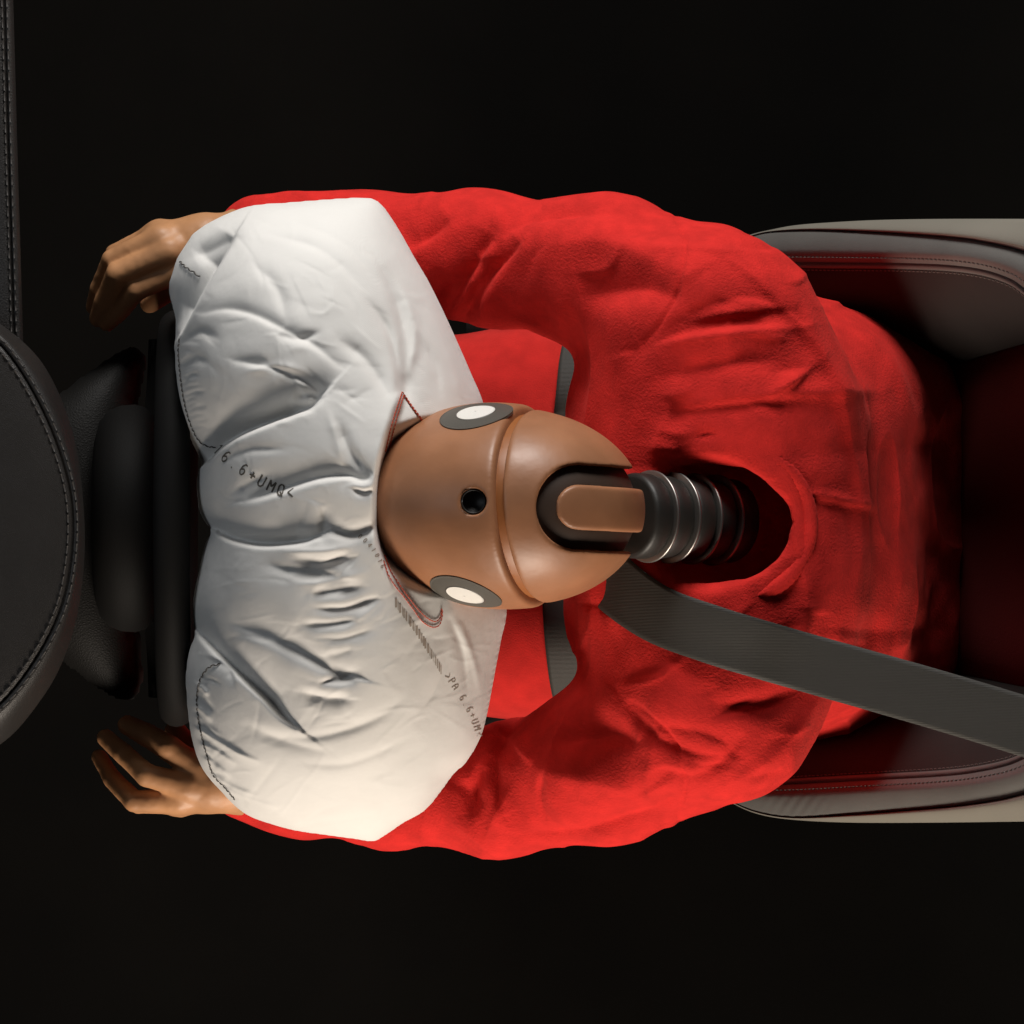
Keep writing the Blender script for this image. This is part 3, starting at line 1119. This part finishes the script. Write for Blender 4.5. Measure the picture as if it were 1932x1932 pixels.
rw = (455, 446, 0.846, 0.0225)
rw2 = (385, 456, 0.856, 0.0185)
rf = [
    [(345, 505, 0.868, 0.0115), (258, 546, 0.868, 0.0098), (222, 590, 0.850, 0.0084), (202, 610, 0.838, 0.0074)],
    [(318, 474, 0.877, 0.0120), (222, 517, 0.872, 0.0102), (197, 568, 0.850, 0.0086), (184, 601, 0.835, 0.0076)],
    [(302, 450, 0.872, 0.0112), (212, 491, 0.862, 0.0094), (187, 545, 0.842, 0.0082), (177, 579, 0.826, 0.0072)],
    [(300, 438, 0.856, 0.0095), (216, 478, 0.842, 0.0080), (200, 525, 0.812, 0.0070), (196, 552, 0.795, 0.0064)],
    [(372, 520, 0.836, 0.0150), (318, 545, 0.815, 0.0110), (282, 572, 0.800, 0.0090)],
]
rweb = [(rw, rw2), (rw2, (345, 505, 0.864, 0.0125)), (rw2, (318, 474, 0.868, 0.0140)), (rw2, (302, 450, 0.862, 0.0130)), (rw2, (302, 444, 0.853, 0.0105)), (rw2, (372, 520, 0.840, 0.0150)),
        ((560, 452, 0.838, 0.0275), rw)]
build_hand(rf, [rw, rw2, (560, 452, 0.84, 0.03)], 'hand', rweb)
lw = (455, 1483, 0.848, 0.0235)
lw2 = (400, 1481, 0.857, 0.0180)
lf = [
    [(372, 1450, 0.868, 0.0118), (318, 1411, 0.870, 0.0112), (274, 1385, 0.856, 0.0100), (241, 1368, 0.842, 0.0090)],
    [(352, 1484, 0.874, 0.0116), (277, 1463, 0.876, 0.0100), (232, 1421, 0.856, 0.0088), (199, 1392, 0.840, 0.0080)],
    [(338, 1509, 0.866, 0.0112), (254, 1512, 0.862, 0.0094), (212, 1470, 0.836, 0.0082), (187, 1428, 0.818, 0.0072)],
    [(340, 1516, 0.852, 0.0095), (262, 1518, 0.842, 0.0080), (225, 1488, 0.815, 0.0070), (205, 1455, 0.800, 0.0064)],
    [(392, 1440, 0.838, 0.0150), (352, 1405, 0.818, 0.0110), (330, 1378, 0.800, 0.0092)],
]
lweb = [(lw, lw2), (lw2, (372, 1452, 0.862, 0.0125)), (lw2, (354, 1482, 0.866, 0.0130)), (lw2, (340, 1506, 0.860, 0.0125)), (lw2, (342, 1512, 0.850, 0.0105)), (lw2, (392, 1440, 0.842, 0.0150)),
        ((560, 1487, 0.838, 0.0275), lw)]
build_hand(lf, [lw, lw2, (560, 1487, 0.84, 0.03)], 'hand', lweb)

# ------------------------------------------------------------------ airbag
bag = tag(empty('airbag'), 'white inflated nylon airbag, creased where the head presses in', 'airbag')
ZB, HT, HB = 0.965, 0.190, 0.10
outline = [(692, 376), (660, 378), (600, 383), (540, 388), (481, 392), (441, 404), (400, 423), (368, 444), (360, 457), (349, 473), (338, 490), (329, 519), (321, 546), (329, 581),
           (337, 614), (335, 654), (337, 695), (340, 735), (346, 776), (357, 811), (368, 839), (384, 874), (379, 890), (377, 914), (378, 940), (381, 963), (393, 987), (408, 1002), (398, 1014),
           (391, 1030), (382, 1071), (372, 1114), (369, 1160), (374, 1195), (365, 1212), (360, 1233), (356, 1268), (357, 1303), (362, 1362), (372, 1411), (388, 1449), (412, 1478), (445, 1513), (472, 1535),
           (515, 1550), (561, 1562), (615, 1570), (677, 1579), (704, 1585), (725, 1575), (763, 1549), (804, 1525), (830, 1494), (858, 1456), (880, 1436), (905, 1394), (919, 1347), (934, 1268),
           (946, 1205), (956, 1151), (950, 1050), (938, 950), (926, 850), (913, 765), (889, 705), (862, 643), (835, 584), (808, 530), (781, 484), (754, 436), (727, 395), (710, 380)]


def bxy(pts, z=1.10):
    return np.array([at(p[0], p[1], z)[:2] for p in pts])


poly = smooth_curve(bxy(outline, ZB), 420, True)
PXM = 1 / 0.000425                                          # px per metre on the bag
pins = [
    (bxy([(384, 874), (410, 842), (450, 818), (500, 798)], 1.02), 420, 0.004), (bxy([(500, 798), (560, 775), (598, 755)], 1.10), 140, 0.004),
    (bxy([(408, 1002), (440, 1014), (500, 1025)], 1.02), 420, 0.004), (bxy([(500, 1025), (560, 1021), (600, 1012)], 1.10), 140, 0.004),
    (bxy([(374, 1195), (410, 1230), (450, 1270)], 1.02), 420, 0.004), (bxy([(450, 1270), (510, 1320), (556, 1366)], 1.10), 130, 0.004),
    (bxy([(690, 1006), (716, 990)], 1.12), 500, 0.006),
    (bxy([(760, 600), (764, 660), (757, 738)], 1.10), 60, 0.012),
]
hB = 0.00105
X, Y, u, ins = inflate_field(poly, hB, pins, iters=600)
Xs, Ys, outm, cell = snap_grid(X, Y, ins, poly, hB)
X0, Y0, u0, ins0 = X, Y, u, ins
u = np.clip(u, 0, None) / u.max()
w = u ** 0.46
w[outm] = 0
edge_fade = np.clip(w * 2.2, 0, 1)
Z = ZB + HT * w

# picture position of every point of the bag
kk = SPAN * (CAM_Z - Z) / 1932.0
BX, BY = 966 + Xs / kk, 966 - Ys / kk

# folds: polyline (picture), depth (m), width to the upper/left hand of travel, width to the other (px), power, profile (start, end)
bag_folds = [
    # lip of the top left lobe over the seam panel
    ([(440, 446), (418, 480), (395, 516), (372, 556), (352, 598), (340, 625)], 0.030, 3, 46, 1.2, (0.15, 0.3)),
    ([(440, 446), (420, 456), (390, 470), (362, 482)], 0.006, 16, 20, 1.5, (0.6, 0.3)),
    # deep hooked fold above the printing
    ([(604, 750), (585, 768), (556, 777), (500, 797), (450, 818), (412, 842), (390, 866)], 0.032, 3.2, 28, 1.15, (0.25, 0.9)),
    ([(604, 748), (580, 742), (550, 748)], 0.006, 8, 12, 1.4, (0.5, 0.1)),
    # fold through the middle
    ([(703, 896), (690, 906), (650, 897), (600, 902), (545, 918), (500, 934), (462, 946)], 0.00930, 5, 24, 1.2, (0.35, 0.2)),
    ([(440, 928), (470, 912), (505, 898)], 0.00310, 10, 14, 1.4, (0.4, 0.3)),
    ([(664, 922), (690, 929), (712, 920)], 0.00434, 4, 9, 1.3, (0.3, 0.4)),
    ([(640, 915), (690, 905)], 0.00186, 10, 10, 1.5, (0.4, 0.4)),
    # deep fold across to the left notch
    ([(604, 1010), (570, 1021), (500, 1027), (445, 1018), (412, 1004)], 0.0190, 3.0, 22, 1.15, (0.3, 1)),
    ([(604, 1010), (612, 980), (606, 955)], 0.00310, 10, 14, 1.5, (0.8, 0.1)),
    ([(604, 1010), (630, 1004), (665, 1010), (700, 1000), (718, 986)], 0.00558, 14, 8, 1.4, (0.2, 0.9)),
    # stacked soft wrinkles towards the head
    ([(560, 1056), (600, 1062), (650, 1052)], 0.00496, 7, 14, 1.5, (0.2, 0.7)), ([(505, 1066), (560, 1078), (640, 1090)], 0.00372, 10, 16, 1.6, (0.2, 0.7)),
    ([(540, 1040), (600, 1040), (660, 1034)], -0.00248, 8, 8, 1.8, (0.3, 0.3)), ([(585, 1120), (630, 1116), (680, 1106)], 0.00310, 9, 14, 1.6, (0.3, 0.5)),
    ([(560, 1102), (620, 1096), (690, 1080)], -0.00186, 9, 9, 1.8, (0.3, 0.3)), ([(590, 1148), (650, 1148), (710, 1130)], 0.00403, 8, 14, 1.5, (0.2, 0.5)),
    ([(570, 1178), (620, 1178), (665, 1172)], 0.00341, 8, 13, 1.5, (0.3, 0.6)), ([(600, 1206), (650, 1204), (700, 1190)], 0.00248, 8, 13, 1.5, (0.3, 0.5)),
    ([(620, 1238), (665, 1226)], 0.00186, 8, 12, 1.5, (0.4, 0.5)),
    # long soft valley and its two sharp ends
    ([(425, 1172), (480, 1192), (540, 1218), (600, 1250), (640, 1272), (660, 1278)], 0.00682, 30, 12, 1.4, (0.1, 0.75)),
    ([(600, 1288), (640, 1284), (660, 1276)], 0.00372, 8, 6, 1.3, (0.2, 0.8)), ([(570, 1306), (610, 1316), (652, 1318)], 0.00434, 8, 14, 1.4, (0.3, 0.6)),
    # lower lobe tucked under a hanging lip
    ([(374, 1196), (410, 1232), (455, 1276), (500, 1318), (530, 1350), (556, 1370)], 0.0170, 34, 3.2, 1.15, (0.9, 0.3)),
    ([(410, 1248), (430, 1262), (438, 1278)], 0.00496, 5, 10, 1.3, (0.6, 0.6)),
    # gathered ridges along the lower seam
    ([(378, 1375), (410, 1396), (450, 1420), (490, 1437)], -0.0038, 4, 9, 1.4, (0.8, 0.15)), ([(386, 1404), (415, 1420), (446, 1443)], -0.0036, 4, 9, 1.4, (0.8, 0.15)),
    ([(392, 1432), (410, 1444), (436, 1468)], -0.0034, 4, 9, 1.4, (0.8, 0.15)), ([(404, 1464), (440, 1484), (490, 1504)], -0.0030, 4, 9, 1.4, (0.8, 0.15)),
    ([(425, 1488), (470, 1506), (540, 1530)], -0.0026, 5, 9, 1.4, (0.8, 0.1)), ([(372, 1330), (388, 1345), (400, 1362)], -0.003, 4, 8, 1.4, (0.8, 0.15)),
    ([(376, 1292), (386, 1300), (392, 1314)], -0.0035, 4, 7, 1.4, (0.8, 0.2)), ([(373, 1352), (394, 1372), (420, 1390)], -0.002, 4, 7, 1.4, (0.8, 0.2)),
    ([(570, 1556), (640, 1548), (700, 1540)], 0.003, 6, 10, 1.5, (0.5, 0.3)), ([(600, 1568), (660, 1562), (710, 1556)], 0.003, 5, 8, 1.5, (0.5, 0.4)),
    # valley beside the head, upper right
    ([(714, 500), (735, 540), (752, 590), (763, 650), (759, 735)], 0.008, 34, 8, 1.3, (0.1, 0.9)), ([(690, 560), (730, 620), (748, 680), (757, 736)], 0.005, 10, 7, 1.5, (0.1, 0.8)),
    ([(745, 520), (776, 590), (782, 650), (770, 700)], -0.004, 9, 14, 1.6, (0.1, 0.5)), ([(640, 640), (690, 680), (730, 740)], 0.004, 14, 10, 1.6, (0.2, 0.4)),
    ([(790, 640), (820, 690), (830, 740)], 0.0025, 10, 12, 1.6, (0.3, 0.3)), ([(835, 650), (858, 700), (868, 750)], -0.002, 10, 10, 1.6, (0.3, 0.3)),
    # diagonal creases over the top lobes
    ([(380, 590), (430, 583), (480, 594), (530, 618), (590, 650), (640, 690)], 0.0032, 14, 6, 1.5, (0.3, 0.3)), ([(520, 628), (560, 640), (600, 628)], 0.003, 8, 8, 1.5, (0.3, 0.3)),
    ([(440, 680), (500, 690), (560, 712), (610, 740)], 0.0035, 12, 6, 1.5, (0.3, 0.4)), ([(470, 700), (520, 690), (570, 700)], -0.0025, 8, 10, 1.6, (0.3, 0.3)),
    ([(480, 500), (520, 540), (540, 600)], 0.0025, 14, 10, 1.6, (0.2, 0.3)), ([(500, 440), (600, 470), (690, 540)], 0.0016, 10, 7, 1.6, (0.2, 0.2)),
    ([(560, 420), (650, 460), (720, 540)], 0.0014, 9, 6, 1.6, (0.2, 0.2)), ([(350, 640), (380, 625), (410, 640)], 0.003, 8, 8, 1.5, (0.6, 0.2)),
    ([(345, 690), (372, 676), (390, 690)], 0.003, 8, 8, 1.5, (0.6, 0.2)), ([(640, 800), (660, 850), (690, 890)], 0.004, 10, 14, 1.5, (0.3, 0.5)),
    ([(620, 780), (640, 840), (648, 880)], -0.002, 8, 8, 1.6, (0.2, 0.2)), ([(420, 870), (470, 850), (540, 848)], 0.002, 10, 8, 1.5, (0.4, 0.2)),
     ([(850, 1210), (830, 1280), (800, 1340)], 0.0012, 5, 5, 1.6, (0.3, 0.3)),
    ([(870, 1180), (895, 1250), (905, 1300)], -0.003, 5, 8, 1.5, (0.4, 0.3)), ([(850, 1170), (872, 1230), (880, 1300)], 0.0025, 5, 8, 1.5, (0.4, 0.3)),
    ([(500, 1390), (600, 1390), (700, 1360), (760, 1320)], 0.0022, 12, 9, 1.6, (0.2, 0.2)), ([(470, 1370), (540, 1400), (620, 1420)], 0.0025, 10, 14, 1.6, (0.3, 0.2)),
    ([(560, 1440), (660, 1440), (780, 1390)], 0.0012, 10, 8, 1.6, (0.2, 0.2)), ([(820, 1480), (850, 1452), (884, 1430)], 0.004, 6, 8, 1.4, (0.4, 0.4)),
]
# small random creases
for _ in range(150):
    x, y = rng.uniform(360, 900), rng.uniform(400, 1560)
    a = rng.normal(0.5, 0.7) if y < 980 else rng.normal(-0.35, 0.6)
    l = rng.uniform(16, 70)
    b = a + rng.normal(0, 0.4)
    c0 = (x, y); c1 = (x + l * math.cos(a), y + l * math.sin(a)); c2 = (c1[0] + l * math.cos(b), c1[1] + l * math.sin(b))
    bag_folds.append(([c0, c1, c2], rng.choice([-1, 1]) * rng.uniform(0.0001, 0.0006), rng.uniform(2, 7), rng.uniform(4, 14), 1.6, (0.1, 0.1)))

# fine crisp creases of the woven cloth
for _ in range(170):
    x, y = rng.uniform(350, 920), rng.uniform(395, 1565)
    a = rng.normal(0.7, 0.35) if y < 980 else rng.normal(-0.45, 0.4)
    l = rng.uniform(18, 60)
    b = a + rng.normal(0, 0.3)
    bag_folds.append(([(x, y), (x + l * math.cos(a), y + l * math.sin(a)), (x + l * (math.cos(a) + math.cos(b)), y + l * (math.sin(a) + math.sin(b)))],
                      rng.choice([-1, 1]) * rng.uniform(0.0002, 0.0006), rng.uniform(1.4, 2.6), rng.uniform(2, 6), 1.5, (0.05, 0.05)))
# gathers where the sheet is sewn
for line, s_in in (([(340, 640), (338, 662), (341, 700), (346, 740), (354, 778), (366, 812), (390, 840)], -0.25), ([(386, 1270), (376, 1300), (373, 1332), (384, 1396), (404, 1462), (446, 1510)], 0.55)):
    Q = smooth_curve(line, 60)
    for k in range(2, 58, 3):
        l = rng.uniform(14, 38)
        a = s_in + rng.normal(0, 0.25)
        x, y = Q[k] + rng.normal(0, 1.5, 2) + np.array([3, 0])
        bag_folds.append(([(x, y), (x + l * 0.5 * math.cos(a), y + l * 0.5 * math.sin(a)), (x + l * math.cos(a + 0.15), y + l * math.sin(a + 0.15))], rng.uniform(0.0008, 0.0020), rng.uniform(2, 4), rng.uniform(3, 6), 1.4, (0.9, 0.05)))

off = np.zeros_like(Z)
for pts, dep, wl, wr, pw, prof_ in bag_folds:
    P = smooth_curve(pts, 26)
    mg = 3.5 * max(wl, wr)
    k = np.nonzero((BX > P[:, 0].min() - mg) & (BX < P[:, 0].max() + mg) & (BY > P[:, 1].min() - mg) & (BY < P[:, 1].max() + mg))
    if len(k[0]) == 0:
        continue
    d, s, t_ = polyline_field(BX[k], BY[k], P)
    # s > 0 : left of travel in a y-down picture read as y-up -> flip
    ww = np.where(s < 0, wl, wr)
    a, b = prof_
    env = np.minimum(1, a + t_ / 0.35) * np.minimum(1, b + (1 - t_) / 0.35)
    off[k] -= 1.1 * dep * env * np.exp(-(d / ww) ** pw)
# hollow pressed in by the head
hl = smooth_curve([(775, 600), (764, 660), (757, 738), (740, 790), (722, 865), (714, 920), (713, 985), (720, 1045), (738, 1090), (772, 1130), (800, 1165)], 60)
d, s, t_ = polyline_field(BX, BY, hl)
right = ((BX > np.interp(BY, hl[:, 1], hl[:, 0])) & (BY > 600) & (BY < 1165))
mid = np.sin(np.clip((BY - 600) / (1165 - 600), 0, 1) * math.pi) ** 2
off += np.where(right, 0.016 * mid * np.exp(-d / 7), 0.016 * mid * np.exp(-d / 70))
off = off - 0.006 * mid * np.exp(-(np.where(right, d, 1e3) / 16) ** 1.5)
head_line = smooth_curve([(690, 900), (712, 872), (760, 828), (800, 802), (860, 778), (930, 766), (1010, 764), (1030, 955), (1010, 1146), (930, 1142), (880, 1124), (830, 1102), (780, 1074), (745, 1048), (715, 1030), (690, 1010)], 80, True)
hd, _, _ = polyline_field(BX, BY, np.vstack([head_line, head_line[:1]]))
hd = np.where(inside_polygon(BX, BY, head_line), -hd, hd)
xyz = np.stack([Xs, Ys, Z], -1)
off += 0.0022 * noise3(xyz, 18, 1) + 0.0009 * noise3(xyz, 45, 2)
Z = Z + off * edge_fade
lim = np.where(hd < 0, 1.098 + 0.0026 * np.maximum(hd, -28), 1.098 + hd * 0.0016)
side_w = np.clip((BX - np.interp(BY, hl[:, 1], hl[:, 0]) + 3) / 9, 0, 1)
side_w = side_w * side_w * (3 - 2 * side_w)
Z = Z * (1 - side_w) + side_w * smin(Z, lim, 0.016)
Z = np.maximum(Z, ZB - 0.02 * w)
for _ in range(8):
    Zp = Z.copy()
    Zp[1:-1, 1:-1] = 0.5 * Z[1:-1, 1:-1] + 0.125 * (Z[2:, 1:-1] + Z[:-2, 1:-1] + Z[1:-1, 2:] + Z[1:-1, :-2])
    Z = np.where(ins & (d < 12) & (BY > 600) & (BY < 1165), Zp, Z)
# light smoothing keeps cloth edges round
for _ in range(2):
    Zp = Z.copy()
    Zp[1:-1, 1:-1] = 0.5 * Z[1:-1, 1:-1] + 0.125 * (Z[2:, 1:-1] + Z[:-2, 1:-1] + Z[1:-1, 2:] + Z[1:-1, :-2])
    Z = np.where(ins, Zp, Z)
Zbot = ZB - 0.001 - HB * np.sqrt(np.clip(u, 0, 1))
V, ft, fb, nb = solid_from_fields(Xs, Ys, Z, Zbot, cell)
mesh('cushion', V, np.vstack([ft, fb]), M['bag'], bag)


def bag_z(x, y):
    i = (x - X0[0, 0]) / hB
    j = (y - Y0[0, 0]) / hB
    i0 = np.clip(np.floor(i).astype(int), 0, Z.shape[0] - 2)
    j0 = np.clip(np.floor(j).astype(int), 0, Z.shape[1] - 2)
    fi, fj = np.clip(i - i0, 0, 1), np.clip(j - j0, 0, 1)
    return (Z[i0, j0] * (1 - fi) * (1 - fj) + Z[i0 + 1, j0] * fi * (1 - fj) + Z[i0, j0 + 1] * (1 - fi) * fj + Z[i0 + 1, j0 + 1] * fi * fj)


def on_bag(pts, lift=0.0005):
    pts = np.asarray(pts, float)
    z = np.full(len(pts), 1.08)
    for _ in range(25):
        k = SPAN * (CAM_Z - z) / 1932.0
        z = 0.5 * z + 0.5 * bag_z((pts[:, 0] - 966) * k, -(pts[:, 1] - 966) * k)
    k = SPAN * (CAM_Z - z) / 1932.0
    P = np.stack([(pts[:, 0] - 966) * k, -(pts[:, 1] - 966) * k, z], 1)
    e = 0.0015
    gx = (bag_z(P[:, 0] + e, P[:, 1]) - bag_z(P[:, 0] - e, P[:, 1])) / (2 * e)
    gy = (bag_z(P[:, 0], P[:, 1] + e) - bag_z(P[:, 0], P[:, 1] - e)) / (2 * e)
    N_ = np.stack([-gx, -gy, np.ones_like(gx)], 1)
    N_ /= np.linalg.norm(N_, axis=1)[:, None]
    return P + N_ * lift, N_


def bag_stitch(pts, mat_, name='seam', n=90, **kw):
    P, N_ = on_bag(smooth_curve(pts, n), 0.0003)
    return stitches(name, P, mat_, bag, N=N_, **kw)


# zigzag seams along the left edge
bag_stitch([(341, 494), (352, 505), (365, 513), (382, 526)], M['bag_thread'], dash=0.0034, gap=0.0006, r=0.00065, zig=0.0007)
bag_stitch([(340, 640), (338, 662), (341, 700), (346, 740), (354, 778), (366, 812), (380, 834), (398, 842), (410, 841)], M['bag_thread'], dash=0.0034, gap=0.0008, r=0.0006, zig=0.0007)
bag_stitch([(416, 1253), (398, 1258), (386, 1270), (378, 1286), (374, 1306), (373, 1332), (377, 1362), (384, 1396), (394, 1432), (404, 1462), (425, 1484), (446, 1510)], M['bag_thread'], dash=0.0034, gap=0.0008, r=0.0006, zig=0.0007)
# red double seam of the reinforcing patch
for pts in ([(757, 740), (749, 764), (741, 788), (732, 822), (724, 858)], [(760, 746), (753, 768), (746, 792), (737, 826), (729, 860)],
            [(757, 740), (770, 758), (784, 777), (800, 798)], [(760, 746), (772, 763), (786, 782), (800, 800)],
            [(724, 1048), (731, 1068), (740, 1086), (756, 1108), (774, 1132), (790, 1152), (805, 1166), (820, 1172), (829, 1164), (832, 1148)],
            [(722, 1058), (730, 1082), (742, 1102), (760, 1124), (778, 1148), (794, 1170), (812, 1182), (826, 1180), (832, 1166), (833, 1150)]):
    bag_stitch(pts, M['red_thread'], dash=0.0026, gap=0.0004, r=0.00055, lift=0.0004)

# printing --------------------------------------------------------------
GL = {
    '0': [[(.1, .2), (.1, .8), (.3, 1), (.5, .8), (.5, .2), (.3, 0), (.1, .2)]],
    '1': [[(.15, .8), (.3, 1), (.3, 0)]], '4': [[(.45, 0), (.45, 1), (.05, .3), (.58, .3)]], '5': [[(.5, 1), (.12, 1), (.1, .58), (.35, .62), (.5, .4), (.5, .2), (.3, 0), (.08, .1)]],
    '6': [[(.48, .92), (.3, 1), (.12, .75), (.1, .25), (.25, 0), (.42, 0), (.52, .2), (.5, .42), (.35, .55), (.12, .42)]],
    '.': [[(.28, 0), (.34, 0.06)]], '+': [[(.3, .18), (.3, .78)], [(.02, .48), (.58, .48)]], 'U': [[(.06, 1), (.06, .2), (.2, 0), (.4, 0), (.54, .2), (.54, 1)]],
    'M': [[(.04, 0), (.04, 1), (.3, .45), (.56, 1), (.56, 0)]], 'Q': [[(.08, .2), (.08, .8), (.22, 1), (.42, 1), (.54, .8), (.54, .2), (.42, 0), (.22, 0), (.08, .2)], [(.32, .3), (.58, -.05)]],
    '<': [[(.54, .85), (.06, .45), (.54, .08)]], '>': [[(.06, .85), (.54, .45), (.06, .08)]], 'P': [[(.08, 0), (.08, 1), (.42, 1), (.54, .8), (.42, .52), (.08, .52)]],
    'A': [[(.06, 0), (.06, .7), (.3, 1), (.54, .7), (.54, 0)], [(.06, .42), (.54, .42)]], ' ': [], 'S': [[(.5, .85), (.35, 1), (.15, .95), (.1, .72), (.3, .55), (.5, .38), (.48, .1), (.28, 0), (.08, .12)]],
    'T': [[(.05, 1), (.55, 1)], [(.3, 1), (.3, 0)]],
}


def print_text(text, path, size, mat_, w, squeeze=1.0):
    """letters set along a line on the cloth, each one mesh"""
    P = smooth_curve(path, 80)
    s = np.concatenate([[0], np.cumsum(np.linalg.norm(np.diff(P, axis=0), axis=1))])
    step = s[-1] / len(text)
    for i, ch in enumerate(text):
        if not GL.get(ch):
            continue
        a = i * step
        o = np.array([np.interp(a, s, P[:, 0]), np.interp(a, s, P[:, 1])])
        q = np.array([np.interp(a + step, s, P[:, 0]), np.interp(a + step, s, P[:, 1])])
        ex = (q - o) / (np.linalg.norm(q - o) + 1e-9)
        ey_ = np.array([ex[1], -ex[0]])
        sp_ = Soup()
        for n_s, stroke in enumerate(GL[ch]):
            pts = np.array([o + ex * (x * size * squeeze) + ey_ * (y * size) for x, y in stroke])
            L_ = np.linalg.norm(np.diff(pts, axis=0), axis=1).sum()
            n_ = max(4, int(L_ / 1.6))
            ss = np.concatenate([[0], np.cumsum(np.linalg.norm(np.diff(pts, axis=0), axis=1))])
            uu = np.linspace(0, ss[-1], n_)
            Q = np.stack([np.interp(uu, ss, pts[:, 0]), np.interp(uu, ss, pts[:, 1])], 1)
            B, N_ = on_bag(Q, 0.0003 + 0.00012 * n_s)
            sp_.ribbon(B, N_, w)
        sp_.build('printed_letter', mat_, bag, False)


print_text('16.6+UMQ<', [(401, 850), (418, 868), (446, 889), (475, 908), (508, 927), (534, 937), (562, 940)], 21, M['ink'], 0.0014)
print_text('0041016', [(675, 1014), (690, 1026), (704, 1044), (716, 1066), (722, 1078)], 9, M['ink_pale'], 0.0007)
print_text('>PA 6.6+UM<', [(838, 1276), (848, 1292), (858, 1306), (868, 1322), (879, 1340), (887, 1358), (894, 1376), (899, 1396)], 14, M['ink_pale'], 0.0008, 0.9)
bars = smooth_curve([(747, 1146), (770, 1176), (790, 1204), (806, 1230), (822, 1256), (834, 1276)], 60)
sb = np.concatenate([[0], np.cumsum(np.linalg.norm(np.diff(bars, axis=0), axis=1))])
x = 0.0
brng = np.random.default_rng(3)
while x < sb[-1] - 3:
    wd = brng.choice([0.8, 1.3, 2.6, 4.2])
    c0 = np.array([np.interp(x, sb, bars[:, 0]), np.interp(x, sb, bars[:, 1])])
    Q = np.array([c0 + np.array([0.0, -17]) * t_ for t_ in np.linspace(0, 1, 9)])
    B, N_ = on_bag(Q, 0.0003)
    sp = Soup()
    sp.ribbon(B, N_, wd * 0.00042)
    sp.build('barcode_bar', M['ink_pale'], bag, False)
    x += wd + brng.choice([1.4, 2.4, 4.0])

# ------------------------------------------------------------------ seat belt
belt = tag(empty('seat_belt'), 'grey ribbed seat belt running over the shoulder of the dummy', 'seat belt')


def strap(name, pts, widths, n=90, on_shirt=None, up=(0, 0, 1), thick=0.0012):
    P = smooth_curve(np.array([at(*p) for p in pts]), n)
    W = np.interp(np.linspace(0, 1, n), np.linspace(0, 1, len(widths)), widths)
    T = frames(P)
    U = np.array(up, float)
    S = np.cross(T, U)
    S /= np.linalg.norm(S, axis=1)[:, None]
    nv = 13
    rows_ = []
    for j in range(nv):
        rows_.append(P + S * (W[:, None] * (j / (nv - 1) - 0.5)))
    A = np.stack(rows_, 1)
    if on_shirt:
        zz = shirt_height(A[..., 0], A[..., 1]) + 0.011
        qx = to_px(A)[0]
        A[..., 2] = np.where(qx > 1105, np.maximum(A[..., 2], zz), A[..., 2])
        for _ in range(14):
            B = A.copy()
            B[1:-1, :, 2] = 0.25 * A[:-2, :, 2] + 0.5 * A[1:-1, :, 2] + 0.25 * A[2:, :, 2]
            B[:, 1:-1, 2] = 0.25 * B[:, :-2, 2] + 0.5 * B[:, 1:-1, 2] + 0.25 * B[:, 2:, 2]
            A = B
    m_ = A.shape[0] * nv
    Vt = A.reshape(-1, 3)
    Vb = Vt - np.array([0, 0, thick])
    F_ = grid_faces(A.shape[0], nv)
    F2 = [tuple(i + m_ for i in q[::-1]) for q in F_]
    ed = []
    for i in range(A.shape[0] - 1):
        ed.append((i * nv, (i + 1) * nv, (i + 1) * nv + m_, i * nv + m_)[::-1])
        ed.append((i * nv + nv - 1, (i + 1) * nv + nv - 1, (i + 1) * nv + nv - 1 + m_, i * nv + nv - 1 + m_))
    return mesh(name, np.vstack([Vt, Vb]), F_ + F2 + ed, M['belt'], belt)


strap('shoulder_strap', [(2060, 1412, 1.13), (1932, 1370, 1.11), (1740, 1312, 1.085), (1535, 1254, 1.06), (1430, 1222, 1.03), (1330, 1190, 1.0), (1230, 1152, 0.97), (1150, 1095, 0.93), (1085, 1020, 0.86), (1060, 940, 0.78), (1080, 840, 0.71)], [0.047] * 8, on_shirt=True)
strap('lap_strap', [(1150, 590, 0.60), (1110, 650, 0.68), (1095, 760, 0.704), (1085, 880, 0.67), (1075, 985, 0.63), (1070, 1090, 0.67), (1075, 1200, 0.704), (1090, 1310, 0.68), (1120, 1390, 0.60)], [0.047] * 9)
